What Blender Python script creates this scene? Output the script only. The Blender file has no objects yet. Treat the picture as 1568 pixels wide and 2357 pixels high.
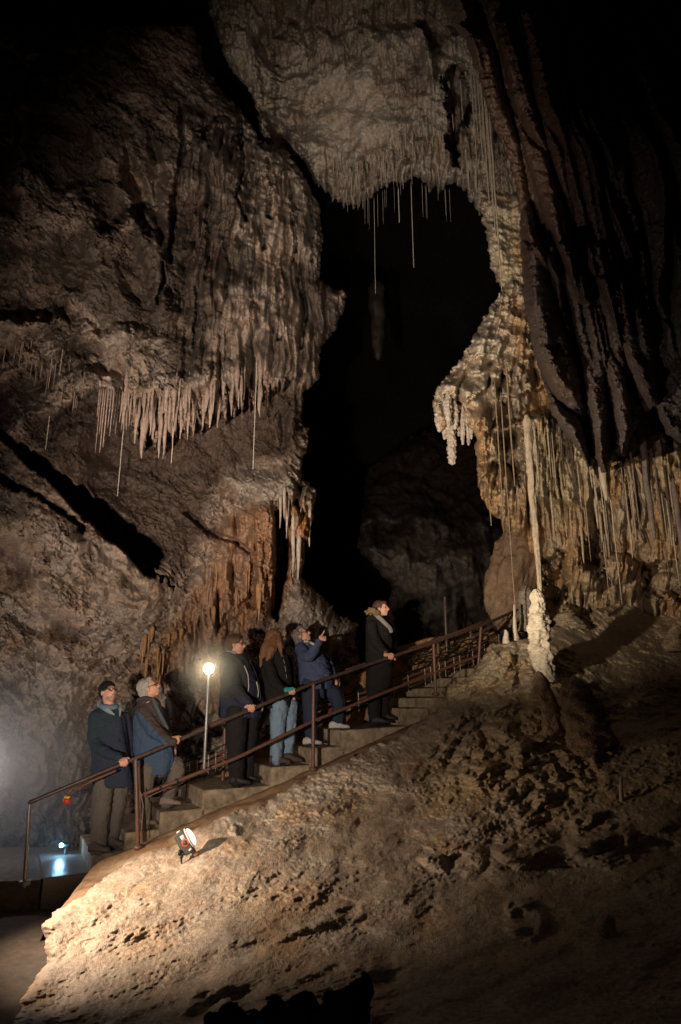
import bpy, math, random
import numpy as np
from mathutils import Vector, Matrix

S = bpy.context.scene
COL = S.collection
random.seed(7)
RNG = np.random.default_rng(7)

# ------------------------------------------------------------------ camera
F = 1571.4                      # focal length in units of the layout sheet (1568 x 2357)
TH = math.radians(15.4)
EYE = np.array([0.0, 0.0, 1.9])
CT, ST = math.cos(TH), math.sin(TH)


def W(x, y, Y):
    """point of the cave that is seen in direction (x, y) at depth Y"""
    x = np.asarray(x, float); y = np.asarray(y, float); Y = np.asarray(Y, float)
    u = (x - 784.0) / F
    v = (1178.5 - y) / F
    yd = CT - ST * v
    zd = ST + CT * v
    t = Y / yd
    return np.stack(np.broadcast_arrays(u * t, Y, EYE[2] + zd * t), -1)


def proj(P):
    P = np.asarray(P, float) - EYE
    zc = P[..., 1] * CT + P[..., 2] * ST
    up = -P[..., 1] * ST + P[..., 2] * CT
    return 784.0 + F * P[..., 0] / zc, 1178.5 - F * up / zc


def zc_of(P):
    P = np.asarray(P, float) - EYE
    return P[..., 1] * CT + P[..., 2] * ST


def mpp(x, y, Y):
    """metres per layout unit there"""
    return zc_of(W(x, y, Y)) / F


cam = bpy.data.cameras.new('camera')
cam.sensor_fit = 'VERTICAL'
cam.sensor_height = 36.0
cam.lens = 24.0
cam.clip_end = 300
cam.clip_start = 0.05
co = bpy.data.objects.new('camera', cam)
COL.objects.link(co)
co.location = EYE
co.rotation_euler = (math.pi / 2 + TH, 0, 0)
S.camera = co

# ------------------------------------------------------------------ noise
_perm = RNG.permutation(256).astype(np.int32)
_perm = np.concatenate([_perm, _perm, _perm])
_grad = RNG.normal(size=(256, 3)).astype(np.float32)
_grad /= np.linalg.norm(_grad, axis=1, keepdims=True)
_jit = RNG.random((256, 3)).astype(np.float32)


def pnoise(P):
    P = np.asarray(P, np.float32)
    sh = P.shape[:-1]
    P = P.reshape(-1, 3)
    I = np.floor(P).astype(np.int32)
    f = P - I
    I &= 255
    w = f * f * f * (f * (f * 6 - 15) + 10)
    out = np.zeros(len(P), np.float32)
    for dx in (0, 1):
        hx = _perm[I[:, 0] + dx]
        wx = w[:, 0] if dx else 1 - w[:, 0]
        for dy in (0, 1):
            hy = _perm[hx + I[:, 1] + dy]
            wy = w[:, 1] if dy else 1 - w[:, 1]
            for dz in (0, 1):
                h = _perm[hy + I[:, 2] + dz]
                wz = w[:, 2] if dz else 1 - w[:, 2]
                g = _grad[h]
                d = g[:, 0] * (f[:, 0] - dx) + g[:, 1] * (f[:, 1] - dy) + g[:, 2] * (f[:, 2] - dz)
                out += wx * wy * wz * d
    return (out * 1.5).reshape(sh)


def fbm(P, octv=4, gain=0.5, lac=2.03):
    P = np.asarray(P, np.float32)
    a, s, out = 1.0, 1.0, 0.0
    for i in range(octv):
        out = out + a * pnoise(P * s + i * 17.3)
        a *= gain; s *= lac
    return out


def ridged(P, octv=3, gain=0.5, lac=2.03):
    """0..1, sharp creases where 0, round bulges towards 1"""
    P = np.asarray(P, np.float32)
    a, s, out, tot = 1.0, 1.0, 0.0, 0.0
    for i in range(octv):
        out = out + a * np.abs(pnoise(P * s + i * 9.7)); tot += a
        a *= gain; s *= lac
    return np.clip(out / tot * 2.0, 0, 1.5)


def worley(P):
    P = np.asarray(P, np.float32)
    sh = P.shape[:-1]
    P = P.reshape(-1, 3)
    I = np.floor(P).astype(np.int32)
    best = np.full(len(P), 9.0, np.float32)
    for dx in (-1, 0, 1):
        for dy in (-1, 0, 1):
            for dz in (-1, 0, 1):
                C = I + np.array([dx, dy, dz], np.int32)
                M = C & 255
                h = _perm[_perm[_perm[M[:, 0]] + M[:, 1]] + M[:, 2]]
                d = C + _jit[h] - P
                best = np.minimum(best, (d * d).sum(1))
    return np.sqrt(best).reshape(sh)


def sstep(a, b, x):
    t = np.clip((x - a) / (b - a), 0, 1)
    return t * t * (3 - 2 * t)


def polyd(x, y, poly):
    """signed distance, positive inside"""
    poly = np.asarray(poly, float)
    d = np.full(x.shape, 1e9)
    inside = np.zeros(x.shape, bool)
    for (ax, ay), (bx, by) in zip(poly, np.roll(poly, -1, 0)):
        ex, ey = bx - ax, by - ay
        t = np.clip(((x - ax) * ex + (y - ay) * ey) / (ex * ex + ey * ey + 1e-9), 0, 1)
        d = np.minimum(d, (x - ax - t * ex) ** 2 + (y - ay - t * ey) ** 2)
        c = ((ay > y) != (by > y)) & (x < (bx - ax) * (y - ay) / (by - ay + 1e-12) + ax)
        inside ^= c
    d = np.sqrt(d)
    return np.where(inside, d, -d)


def lined(x, y, line):
    line = np.asarray(line, float)
    d = np.full(x.shape, 1e9)
    for (ax, ay), (bx, by) in zip(line[:-1], line[1:]):
        ex, ey = bx - ax, by - ay
        t = np.clip(((x - ax) * ex + (y - ay) * ey) / (ex * ex + ey * ey + 1e-9), 0, 1)
        d = np.minimum(d, (x - ax - t * ex) ** 2 + (y - ay - t * ey) ** 2)
    return np.sqrt(d)


def tps(ctrl, x, y):
    c = np.asarray(ctrl, float)
    xy = c[:, :2] / 500.0
    n = len(c)

    def U(r2):
        return 0.5 * r2 * np.log(r2 + 1e-12)
    K = U(((xy[:, None] - xy[None]) ** 2).sum(-1)) + 1e-3 * np.eye(n)
    A = np.zeros((n + 3, n + 3))
    A[:n, :n] = K; A[:n, n] = 1; A[:n, n + 1:] = xy; A[n, :n] = 1; A[n + 1:, :n] = xy.T
    sol = np.linalg.solve(A, np.concatenate([c[:, 2], [0, 0, 0]]))
    out = sol[n] + sol[n + 1] * x / 500 + sol[n + 2] * y / 500
    for i in range(n):
        out = out + sol[i] * U((x / 500 - xy[i, 0]) ** 2 + (y / 500 - xy[i, 1]) ** 2)
    return out


# ------------------------------------------------------------------ objects
def tag(o, label=None, cat=None, group=None, kind=None):
    if label: o['label'] = label
    if cat: o['category'] = cat
    if group: o['group'] = group
    if kind: o['kind'] = kind
    return o


def mesh_np(name, V, faces):
    """V (n,3); faces: (m,4) array or list of tuples"""
    me = bpy.data.meshes.new(name)
    V = np.asarray(V, np.float32)
    if isinstance(faces, np.ndarray):
        m, k = faces.shape
        me.vertices.add(len(V)); me.vertices.foreach_set('co', V.ravel())
        me.loops.add(m * k); me.loops.foreach_set('vertex_index', faces.astype(np.int32).ravel())
        me.polygons.add(m)
        me.polygons.foreach_set('loop_start', np.arange(0, m * k, k, dtype=np.int32))
        me.update(calc_edges=True)
    else:
        me.from_pydata([tuple(map(float, v)) for v in V], [], faces)
        me.update()
    return me


def mkobj(name, V, faces, mats, parent=None, origin=None, smooth=True, col=None):
    V = np.asarray(V, float)
    org = np.zeros(3) if origin is None else np.asarray(origin, float)
    porg = np.zeros(3) if parent is None else np.asarray(parent.get('_org', (0, 0, 0)), float)
    me = mesh_np(name, V - org if parent is None else V - porg, faces)
    if not isinstance(mats, (list, tuple)): mats = [mats]
    for m in mats: me.materials.append(m)
    if smooth: me.polygons.foreach_set('use_smooth', np.ones(len(me.polygons), bool))
    if col is not None:
        a = me.color_attributes.new('Col', 'FLOAT_COLOR', 'POINT')
        c = np.ones((len(V), 4), np.float32); c[:, :3] = col
        a.data.foreach_set('color', c.ravel())
    o = bpy.data.objects.new(name, me)
    COL.objects.link(o)
    if parent is not None:
        o.parent = parent
    else:
        o.location = org
    return o


ROOTS = []


def empty(name, loc, label, cat, group=None, kind=None):
    o = bpy.data.objects.new(name, None)
    COL.objects.link(o)
    o.location = loc
    o['_org'] = [float(v) for v in loc]
    ROOTS.append(o)
    return tag(o, label, cat, group, kind)


class MB:
    """collects closed shapes into one mesh"""
    def __init__(s): s.V = []; s.Fc = []; s.n = 0

    def add(s, V, Fc):
        V = np.asarray(V, float)
        s.V.append(V)
        s.Fc += [tuple(int(i) + s.n for i in f) for f in Fc]
        s.n += len(V)

    def loft(s, C, A, B, n=18, power=2.0):
        """rings: centres C, half axis vectors A and B"""
        m = len(C)
        t = np.linspace(0, 2 * math.pi, n, endpoint=False)
        c, sn = np.cos(t), np.sin(t)
        c = np.sign(c) * np.abs(c) ** (2 / power); sn = np.sign(sn) * np.abs(sn) ** (2 / power)
        V = []
        for i in range(m):
            V.append(np.asarray(C[i]) + c[:, None] * np.asarray(A[i]) + sn[:, None] * np.asarray(B[i]))
        V = np.concatenate(V + [np.asarray([C[0], C[-1]])])
        Fc = []
        for i in range(m - 1):
            for j in range(n):
                k = (j + 1) % n
                Fc.append((i * n + j, i * n + k, (i + 1) * n + k, (i + 1) * n + j))
        for j in range(n):
            k = (j + 1) % n
            Fc.append((m * n, k, j))
            Fc.append((m * n + 1, (m - 1) * n + j, (m - 1) * n + k))
        # orient outward
        v = V
        vol = 0.0
        for f in Fc:
            a, b, c_ = v[f[0]], v[f[1]], v[f[2]]
            vol += np.dot(a, np.cross(b, c_))
            if len(f) == 4:
                vol += np.dot(v[f[0]], np.cross(v[f[2]], v[f[3]]))
        if vol < 0: Fc = [tuple(reversed(f)) for f in Fc]
        s.add(V, Fc)

    def tube(s, pts, rad, n=12, caps=True, flat=1.0):
        """round tube with rounded ends through pts"""
        P = [np.asarray(p, float) for p in pts]
        R = list(rad) if hasattr(rad, '__len__') else [rad] * len(P)
        if caps:
            d0 = P[0] - P[1]; d0 /= np.linalg.norm(d0) + 1e-9
            d1 = P[-1] - P[-2]; d1 /= np.linalg.norm(d1) + 1e-9
            pre = [(P[0] + d0 * R[0] * k, R[0] * math.sqrt(max(0, 1 - k * k))) for k in (0.97, 0.8, 0.45)]
            post = [(P[-1] + d1 * R[-1] * k, R[-1] * math.sqrt(max(0, 1 - k * k))) for k in (0.45, 0.8, 0.97)]
            P = [p for p, r in pre] + P + [p for p, r in post]
            R = [r for p, r in pre] + R + [r for p, r in post]
        A = []; B = []
        ref = None
        for i in range(len(P)):
            d = P[min(i + 1, len(P) - 1)] - P[max(i - 1, 0)]
            d /= np.linalg.norm(d) + 1e-9
            if ref is None:
                ref = np.array([0, 1, 0.0]) if abs(d[1]) < 0.8 else np.array([1.0, 0, 0])
            a = np.cross(d, ref); a /= np.linalg.norm(a) + 1e-9
            b = np.cross(a, d); ref = b
            A.append(a * R[i]); B.append(b * R[i] * flat)
        s.loft(P, A, B, n)

    def ell(s, c, r, R=None, n=16, m=10):
        """ellipsoid; R 3x3 rotation"""
        c = np.asarray(c, float)
        R = np.eye(3) if R is None else np.asarray(R)
        ph = np.linspace(-math.pi / 2, math.pi / 2, m + 1)
        ph[0] *= 0.985; ph[-1] *= 0.985
        s.loft([c + R @ np.array([0, 0, r[2] * math.sin(p)]) for p in ph],
               [R @ np.array([r[0] * math.cos(p), 0, 0]) for p in ph],
               [R @ np.array([0, r[1] * math.cos(p), 0]) for p in ph], n)

    def box(s, c, h, R=None, bev=0.0):
        c = np.asarray(c, float); R = np.eye(3) if R is None else np.asarray(R)
        if bev <= 0:
            V = [c + R @ (np.array([i, j, k]) * h) for i in (-1, 1) for j in (-1, 1) for k in (-1, 1)]
            s.add(V, [(0, 1, 3, 2), (4, 6, 7, 5), (0, 4, 5, 1), (2, 3, 7, 6), (0, 2, 6, 4), (1, 5, 7, 3)])
        else:
            h = np.asarray(h, float)
            zs = [(-h[2], bev), (-h[2] + bev, 0), (h[2] - bev, 0), (h[2], bev)]
            C = []; rings = []
            for z, b in zs:
                x, y = h[0] - b, h[1] - b
                q = bev
                ring = [(x, y - q), (x - q, y), (-x + q, y), (-x, y - q), (-x, -y + q), (-x + q, -y), (x - q, -y), (x, -y + q)]
                rings.append([c + R @ np.array([a, b2, z]) for a, b2 in ring])
            V = np.concatenate([np.asarray(r) for r in rings])
            Fc = []
            for i in range(3):
                for j in range(8):
                    k = (j + 1) % 8
                    Fc.append((i * 8 + j, i * 8 + k, (i + 1) * 8 + k, (i + 1) * 8 + j))
            Fc.append(tuple(range(7, -1, -1))); Fc.append(tuple(range(24, 32)))
            s.add(V, Fc)

    def obj(s, name, mats, parent=None, origin=None, smooth=True, auto=None):
        o = mkobj(name, np.concatenate(s.V), s.Fc, mats, parent, origin, smooth)
        if auto is not None:
            sharp_edges(o.data, auto)
        return o

    def arrays(s):
        return np.concatenate(s.V), s.Fc


def sharp_edges(me, deg):
    import bmesh
    bm = bmesh.new(); bm.from_mesh(me)
    lim = math.radians(deg)
    for e in bm.edges:
        if len(e.link_faces) == 2 and e.calc_face_angle(0) > lim: e.smooth = False
    bm.to_mesh(me); bm.free()


def remesh(mb, voxel, smooth=3):
    """one continuous surface from the overlapping closed shapes of mb -> (V, quads)"""
    V, Fc = mb.arrays()
    me = mesh_np('tmp', V, Fc)
    o = bpy.data.objects.new('tmp', me); COL.objects.link(o)
    m = o.modifiers.new('r', 'REMESH'); m.mode = 'VOXEL'; m.voxel_size = voxel; m.adaptivity = 0
    if smooth:
        sm = o.modifiers.new('s', 'SMOOTH'); sm.iterations = smooth; sm.factor = 0.5
    dg = bpy.context.evaluated_depsgraph_get(); dg.update()
    ev = o.evaluated_get(dg)
    em = bpy.data.meshes.new_from_object(ev)
    n = len(em.vertices)
    co_ = np.empty(n * 3, np.float32); em.vertices.foreach_get('co', co_)
    lp = np.empty(len(em.loops), np.int32); em.loops.foreach_get('vertex_index', lp)
    tot = np.empty(len(em.polygons), np.int32); em.polygons.foreach_get('loop_total', tot)
    nr = np.empty(n * 3, np.float32); em.vertices.foreach_get('normal', nr)
    bpy.data.objects.remove(o); bpy.data.meshes.remove(me)
    assert (tot == 4).all()
    bpy.data.meshes.remove(em)
    return co_.reshape(-1, 3).astype(float), lp.reshape(-1, 4), nr.reshape(-1, 3).astype(float)


# ------------------------------------------------------------------ materials
def mat_new(name):
    m = bpy.data.materials.new(name); m.use_nodes = True
    nt = m.node_tree
    b = nt.nodes['Principled BSDF']
    return m, nt, b


def nd(nt, t, **kw):
    n = nt.nodes.new(t)
    for k, v in kw.items():
        if k in n.inputs: n.inputs[k].default_value = v
        else: setattr(n, k, v)
    return n


def rock_mat(name, bump1=0.5, s1=14, s2=70, bd=0.03, rough=(0.55, 0.9), grain=0.0, gs=55, vary=0.5, pits=0.0):
    m, nt, b = mat_new(name)
    L = nt.links.new
    tc = nd(nt, 'ShaderNodeTexCoord')
    at = nd(nt, 'ShaderNodeAttribute', attribute_name='Col')
    n1 = nd(nt, 'ShaderNodeTexNoise', Scale=s1, Detail=7.0, Roughness=0.62)
    n2 = nd(nt, 'ShaderNodeTexNoise', Scale=s2, Detail=4.0, Roughness=0.7)
    n3 = nd(nt, 'ShaderNodeTexNoise', Scale=3.1, Detail=6.0, Roughness=0.65)
    for n in (n1, n2, n3): L(tc.outputs['Object'], n.inputs['Vector'])
    mr = nd(nt, 'ShaderNodeMapRange'); L(n1.outputs['Fac'], mr.inputs['Value'])
    mr.inputs['From Min'].default_value = 0.3; mr.inputs['From Max'].default_value = 0.7
    mr.inputs['To Min'].default_value = 1 - vary; mr.inputs['To Max'].default_value = 1 + vary * 0.6
    mx = nd(nt, 'ShaderNodeMix', data_type='RGBA', blend_type='MULTIPLY')
    mx.inputs['Factor'].default_value = 1
    L(at.outputs['Color'], mx.inputs[6])
    L(mr.outputs['Result'], mx.inputs[7])
    mr2 = nd(nt, 'ShaderNodeMapRange'); L(n2.outputs['Fac'], mr2.inputs['Value'])
    mr2.inputs['From Min'].default_value = 0.32; mr2.inputs['From Max'].default_value = 0.68
    mr2.inputs['To Min'].default_value = 1 - vary * 0.7; mr2.inputs['To Max'].default_value = 1 + vary * 0.5
    mxb = nd(nt, 'ShaderNodeMix', data_type='RGBA', blend_type='MULTIPLY'); mxb.inputs['Factor'].default_value = 1
    L(mx.outputs[2], mxb.inputs[6]); L(mr2.outputs['Result'], mxb.inputs[7]); mx = mxb
    # warm / grey mottling
    rp = nd(nt, 'ShaderNodeValToRGB')
    rp.color_ramp.elements[0].position = 0.35; rp.color_ramp.elements[0].color = (1.08, 0.96, 0.86, 1)
    rp.color_ramp.elements[1].position = 0.65; rp.color_ramp.elements[1].color = (0.94, 1.0, 1.05, 1)
    L(n3.outputs['Fac'], rp.inputs['Fac'])
    mx2 = nd(nt, 'ShaderNodeMix', data_type='RGBA', blend_type='MULTIPLY'); mx2.inputs['Factor'].default_value = 0.8
    L(mx.outputs[2], mx2.inputs[6]); L(rp.outputs['Color'], mx2.inputs[7])
    L(mx2.outputs[2], b.inputs['Base Color'])
    rr = nd(nt, 'ShaderNodeMapRange'); L(n3.outputs['Fac'], rr.inputs['Value'])
    rr.inputs['From Min'].default_value = 0.35; rr.inputs['From Max'].default_value = 0.65
    rr.inputs['To Min'].default_value = rough[0]; rr.inputs['To Max'].default_value = rough[1]
    L(rr.outputs['Result'], b.inputs['Roughness'])
    b.inputs['Specular IOR Level'].default_value = 0.35
    bp = nd(nt, 'ShaderNodeBump', Strength=bump1, Distance=bd)
    L(n1.outputs['Fac'], bp.inputs['Height'])
    bp2 = nd(nt, 'ShaderNodeBump', Strength=bump1 * 0.8, Distance=bd * 0.35)
    L(n2.outputs['Fac'], bp2.inputs['Height']); L(bp.outputs['Normal'], bp2.inputs['Normal'])
    last = bp2
    if grain > 0:
        vo = nd(nt, 'ShaderNodeTexVoronoi', Scale=gs); L(tc.outputs['Object'], vo.inputs['Vector'])
        bp3 = nd(nt, 'ShaderNodeBump', Strength=grain, Distance=0.02, invert=True)
        L(vo.outputs['Distance'], bp3.inputs['Height']); L(last.outputs['Normal'], bp3.inputs['Normal'])
        last = bp3
    L(last.outputs['Normal'], b.inputs['Normal'])
    return m


def plain_mat(name, col, rough=0.7, metal=0.0, scale=40, vary=0.25, bump=0.15, bd=0.004, stretch=(1, 1, 1), spec=0.3):
    m, nt, b = mat_new(name)
    L = nt.links.new
    tc = nd(nt, 'ShaderNodeTexCoord')
    mp = nd(nt, 'ShaderNodeMapping'); mp.inputs['Scale'].default_value = stretch
    L(tc.outputs['Object'], mp.inputs['Vector'])
    n1 = nd(nt, 'ShaderNodeTexNoise', Scale=scale, Detail=5.0, Roughness=0.65)
    L(mp.outputs['Vector'], n1.inputs['Vector'])
    mr = nd(nt, 'ShaderNodeMapRange'); L(n1.outputs['Fac'], mr.inputs['Value'])
    mr.inputs['From Min'].default_value = 0.3; mr.inputs['From Max'].default_value = 0.7
    mr.inputs['To Min'].default_value = 1 - vary; mr.inputs['To Max'].default_value = 1 + vary
    mx = nd(nt, 'ShaderNodeMix', data_type='RGBA', blend_type='MULTIPLY'); mx.inputs['Factor'].default_value = 1
    mx.inputs[6].default_value = (*col, 1)
    L(mr.outputs['Result'], mx.inputs[7]); L(mx.outputs[2], b.inputs['Base Color'])
    b.inputs['Roughness'].default_value = rough; b.inputs['Metallic'].default_value = metal
    b.inputs['Specular IOR Level'].default_value = spec
    if bump > 0:
        bp = nd(nt, 'ShaderNodeBump', Strength=bump, Distance=bd)
        L(n1.outputs['Fac'], bp.inputs['Height']); L(bp.outputs['Normal'], b.inputs['Normal'])
    return m


def emit_mat(name, col, strength):
    m, nt, b = mat_new(name)
    b.inputs['Base Color'].default_value = (0.8, 0.8, 0.8, 1)
    b.inputs['Emission Color'].default_value = (*col, 1)
    b.inputs['Emission Strength'].default_value = strength
    return m


def colmix(base, *layers):
    c = np.empty(layers[0][0].shape + (3,), np.float32); c[...] = base
    for w, col in layers:
        c = c * (1 - w[..., None]) + np.asarray(col, np.float32) * w[..., None]
    return c


# ------------------------------------------------------------------ rock sheets
QS = 2.0


class Sheet:
    def __init__(s, x0, y0, x1, y1, step=None):
        s.step = step or QS
        s.gx = np.arange(x0, x1 + 0.1, s.step); s.gy = np.arange(y0, y1 + 0.1, s.step)
        s.x, s.y = np.meshgrid(s.gx, s.gy)

    def at(s, x, y):
        i = np.clip((np.asarray(x, float) - s.gx[0]) / s.step, 0, len(s.gx) - 1.001)
        j = np.clip((np.asarray(y, float) - s.gy[0]) / s.step, 0, len(s.gy) - 1.001)
        i0 = i.astype(int); j0 = j.astype(int); fi = i - i0; fj = j - j0
        Y = s.Y
        return (Y[j0, i0] * (1 - fi) * (1 - fj) + Y[j0, i0 + 1] * fi * (1 - fj) + Y[j0 + 1, i0] * (1 - fi) * fj + Y[j0 + 1, i0 + 1] * fi * fj)

    def build(s, name, sd, col, mat, thick=1.5, edge_w=40, edge_b=0.8):
        t = np.clip(sd / edge_w, 0, 1)
        s.Y = s.Y + edge_b * (1 - np.sqrt(np.clip(1 - (1 - t) ** 2, 0, 1)))
        P = W(s.x, s.y, s.Y)
        ny, nx = s.x.shape
        ok = sd > 0
        idx = np.arange(ny * nx).reshape(ny, nx)
        fm = ok[:-1, :-1] & ok[1:, :-1] & ok[:-1, 1:] & ok[1:, 1:]
        q = np.stack([idx[:-1, :-1][fm], idx[1:, :-1][fm], idx[1:, 1:][fm], idx[:-1, 1:][fm]], -1)
        used = np.zeros(ny * nx, bool); used[q.ravel()] = True
        rem = np.cumsum(used) - 1
        V = P.reshape(-1, 3)[used]
        q = rem[q]
        C = col.reshape(-1, 3)[used]
        # skirt gives the rock its thickness
        e = np.concatenate([q[:, [0, 1]], q[:, [1, 2]], q[:, [2, 3]], q[:, [3, 0]]])
        key = np.minimum(e[:, 0], e[:, 1]).astype(np.int64) * len(V) + np.maximum(e[:, 0], e[:, 1])
        u, first, cnt = np.unique(key, return_index=True, return_counts=True)
        be = e[first[cnt == 1]]
        bv = np.unique(be)
        mp = np.full(len(V), -1); mp[bv] = np.arange(len(bv)) + len(V)
        d = V[bv] - EYE; d /= np.linalg.norm(d, axis=1, keepdims=True)
        V2 = V[bv] + d * thick
        sk = np.stack([be[:, 1], be[:, 0], mp[be[:, 0]], mp[be[:, 1]]], -1)
        V = np.concatenate([V, V2]); q = np.concatenate([q, sk]); C = np.concatenate([C, C[bv]])
        return mkobj(name, V, q.astype(np.int32), mat, col=C)
# ------------------------------------------------------------------ rock of the cave
M_WALL = rock_mat('wall_rock', 1.0, 24, 110, 0.02, (0.6, 0.9), vary=0.42)
M_CEIL = rock_mat('ceiling_rock', 1.0, 20, 90, 0.02, (0.65, 0.92), vary=0.4)
M_DRAPE = rock_mat('drapery_rock', 0.9, 22, 110, 0.014, (0.5, 0.8), vary=0.35)
M_MOUND = rock_mat('mound_rock', 0.55, 34, 150, 0.008, (0.36, 0.8), grain=0.3, gs=85, vary=0.5)
M_EARTH = rock_mat('earth', 0.5, 14, 80, 0.02, (0.8, 0.95), vary=0.3)
M_DARK = rock_mat('dark_rock', 0.6, 9, 40, 0.04, (0.8, 0.97), vary=0.4)
M_DARK.node_tree.nodes['Principled BSDF'].inputs['Specular IOR Level'].default_value = 0.03
M_STAL = rock_mat('calcite', 0.6, 26, 110, 0.010, (0.4, 0.75), vary=0.25)

TAN = (0.36, 0.262, 0.20); GREY = (0.36, 0.295, 0.245); DKB = (0.085, 0.060, 0.045); BLK = (0.055, 0.042, 0.034)
ORG = (0.38, 0.21, 0.115); PALE = (0.46, 0.39, 0.31); OCH = (0.36, 0.225, 0.105); CREAM = (0.62, 0.52, 0.38)

# ============================ left wall
sh = A = Sheet(-330, 60, 850, 2010)
x, y = A.x, A.y
ctrl = [(-330, 60, 7.0), (-330, 600, 7.3), (-330, 1100, 7.8), (-330, 1500, 8.4), (-330, 1950, 9.3), (-60, 60, 7.6), (200, 100, 8.4), (450, 180, 9.4), (620, 250, 10.2),
        (0, 400, 7.7), (200, 400, 8.3), (400, 350, 9.0), (560, 350, 9.6), (720, 420, 10.3),
        (0, 700, 7.9), (200, 700, 8.3), (400, 700, 8.7), (600, 650, 9.1), (740, 600, 10.0),
        (0, 850, 8.2), (250, 850, 8.5), (400, 880, 8.4), (560, 860, 8.8), (690, 850, 9.6), (780, 690, 10.4),
        (150, 1040, 8.9), (300, 1080, 9.0), (450, 1100, 9.3), (560, 1020, 9.4), (690, 1000, 10.0), (620, 1110, 9.3),
        (0, 1180, 8.1), (200, 1270, 8.4), (340, 1370, 8.8), (0, 1400, 8.7), (250, 1500, 9.4), (100, 1650, 9.6),
        (500, 1300, 9.5), (620, 1250, 9.5), (710, 1150, 9.8), (450, 1450, 9.8), (600, 1450, 9.9), (300, 1550, 9.9),
        (200, 1750, 10.1), (350, 1700, 10.1), (500, 1650, 10.3), (650, 1600, 10.6), (750, 1480, 10.8),
        (0, 1950, 9.9), (100, 1900, 9.9), (300, 1950, 10.3), (830, 1440, 11.3), (830, 1900, 11.0)]
Y = tps(ctrl, x, y)
P = W(x, y, Y)
n_lo = fbm(P * 0.9, 4); n_md = fbm(P * (2.6, 2.6, 2.0) + 5, 4); n_hi = fbm(P * 9 + 3, 3)
warp = fbm(P * 1.3 + 40, 3)
Y = Y - 0.34 * n_lo
# rough angular rock
cell = worley(P * (2.2, 2.2, 3.0) + 0.6 * n_md[..., None])
rough_w = np.ones_like(x)
# fluted drapery, right half of the upper wall
mf = sstep(-30, 70, polyd(x, y, [(400, 230), (600, 270), (760, 400), (810, 700), (750, 900), (560, 945), (420, 930), (385, 820), (400, 650), (395, 450)]))
fl = ridged(np.stack([P[..., 0] * 2.3 + warp * 0.3, P[..., 1] * 1.0, P[..., 2] * 0.10], -1), 2)
fl2 = ridged(np.stack([P[..., 0] * 8.0 + warp * 0.5, P[..., 1] * 2.0, P[..., 2] * 0.45], -1) + 11, 2)
Y -= mf * (0.70 * np.sqrt(fl) + 0.34 * np.sqrt(fl2) - 0.6)
rough_w *= 1 - 0.85 * mf
# big hollows and ribs, upper left
for poly, dpt in (([(290, 340), (330, 400), (345, 470), (320, 500), (290, 420)], 0.7),
                  ([(350, 300), (372, 420), (370, 560), (352, 520), (345, 400)], 0.45),
                  ([(10, 560), (120, 600), (180, 660), (110, 690), (0, 690), (-60, 620)], 0.5),
                  ([(560, 800), (590, 780), (600, 870), (575, 900)], 0.35),
                  ([(640, 960), (665, 930), (668, 990), (645, 1030)], 0.5)):
    Y += dpt * sstep(-14, 14, polyd(x + 10 * n_md, y + 10 * n_hi, poly))
pits = fbm(P * 6.5 + 120, 4)
Y += 0.05 * sstep(0.25, 0.5, pits) * (1 - 0.6 * mf)
palerib = np.zeros_like(x); hollow = np.zeros_like(x)
xw = x + 12 * n_md + 6 * n_hi; yw = y + 16 * n_md + 8 * n_hi
for ln, w_, h_, pl in (([(-70, 895), (0, 866), (50, 833), (100, 806), (165, 786), (240, 768), (330, 775)], 30, 0.34, 0.6),
                       ([(35, 990), (90, 966), (126, 934), (165, 898), (216, 878), (250, 880)], 30, 0.42, 1.0),
                       ([(-70, 750), (0, 748), (125, 743), (195, 753)], 24, 0.28, 0.6),
                       ([(60, 420), (110, 480), (190, 500), (230, 560), (330, 560), (380, 640), (370, 720)], 46, 0.30, 0.5),
                       ([(300, 520), (350, 560), (360, 640), (372, 700)], 30, 0.3, 0.7),
                       ([(470, 330), (510, 400), (545, 470), (550, 560)], 40, 0.28, 0.7),
                       ([(-60, 1230), (60, 1200), (130, 1230), (230, 1330), (330, 1420)], 46, 0.22, 0.3),
                       ([(-60, 1420), (100, 1370), (200, 1420), (260, 1500)], 50, 0.2, 0.3),
                       ([(220, 880), (330, 905), (440, 880), (560, 850)], 34, 0.25, 0.5)):
    k_ = np.clip(1 - (lined(xw, yw, ln) / w_) ** 2, 0, 1)
    Y -= h_ * k_; palerib = np.maximum(palerib, pl * sstep(0.15, 0.8, k_))
for poly, dpt in (([(-70, 690), (40, 690), (150, 680), (150, 728), (60, 735), (-70, 735)], 0.55), ([(160, 796), (225, 786), (225, 815), (175, 822)], 0.3), ([(0, 900), (70, 850), (130, 850), (100, 905), (30, 960), (-40, 980)], 0.35),
                  ([(150, 930), (215, 895), (235, 930), (180, 985), (110, 1010)], 0.3), ([(60, 250), (200, 300), (260, 420), (150, 440), (60, 380)], 0.35), ([(225, 425), (285, 460), (290, 520), (230, 520)], 0.3), ([(400, 480), (440, 470), (450, 560), (415, 600)], 0.25), ([(30, 1290), (70, 1300), (60, 1350), (20, 1340)], 0.2), ([(120, 1430), (190, 1470), (160, 1500), (100, 1460)], 0.2)):
    k_ = sstep(-16, 18, polyd(xw, yw, poly)); Y += dpt * k_; hollow = np.maximum(hollow, k_)
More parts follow.
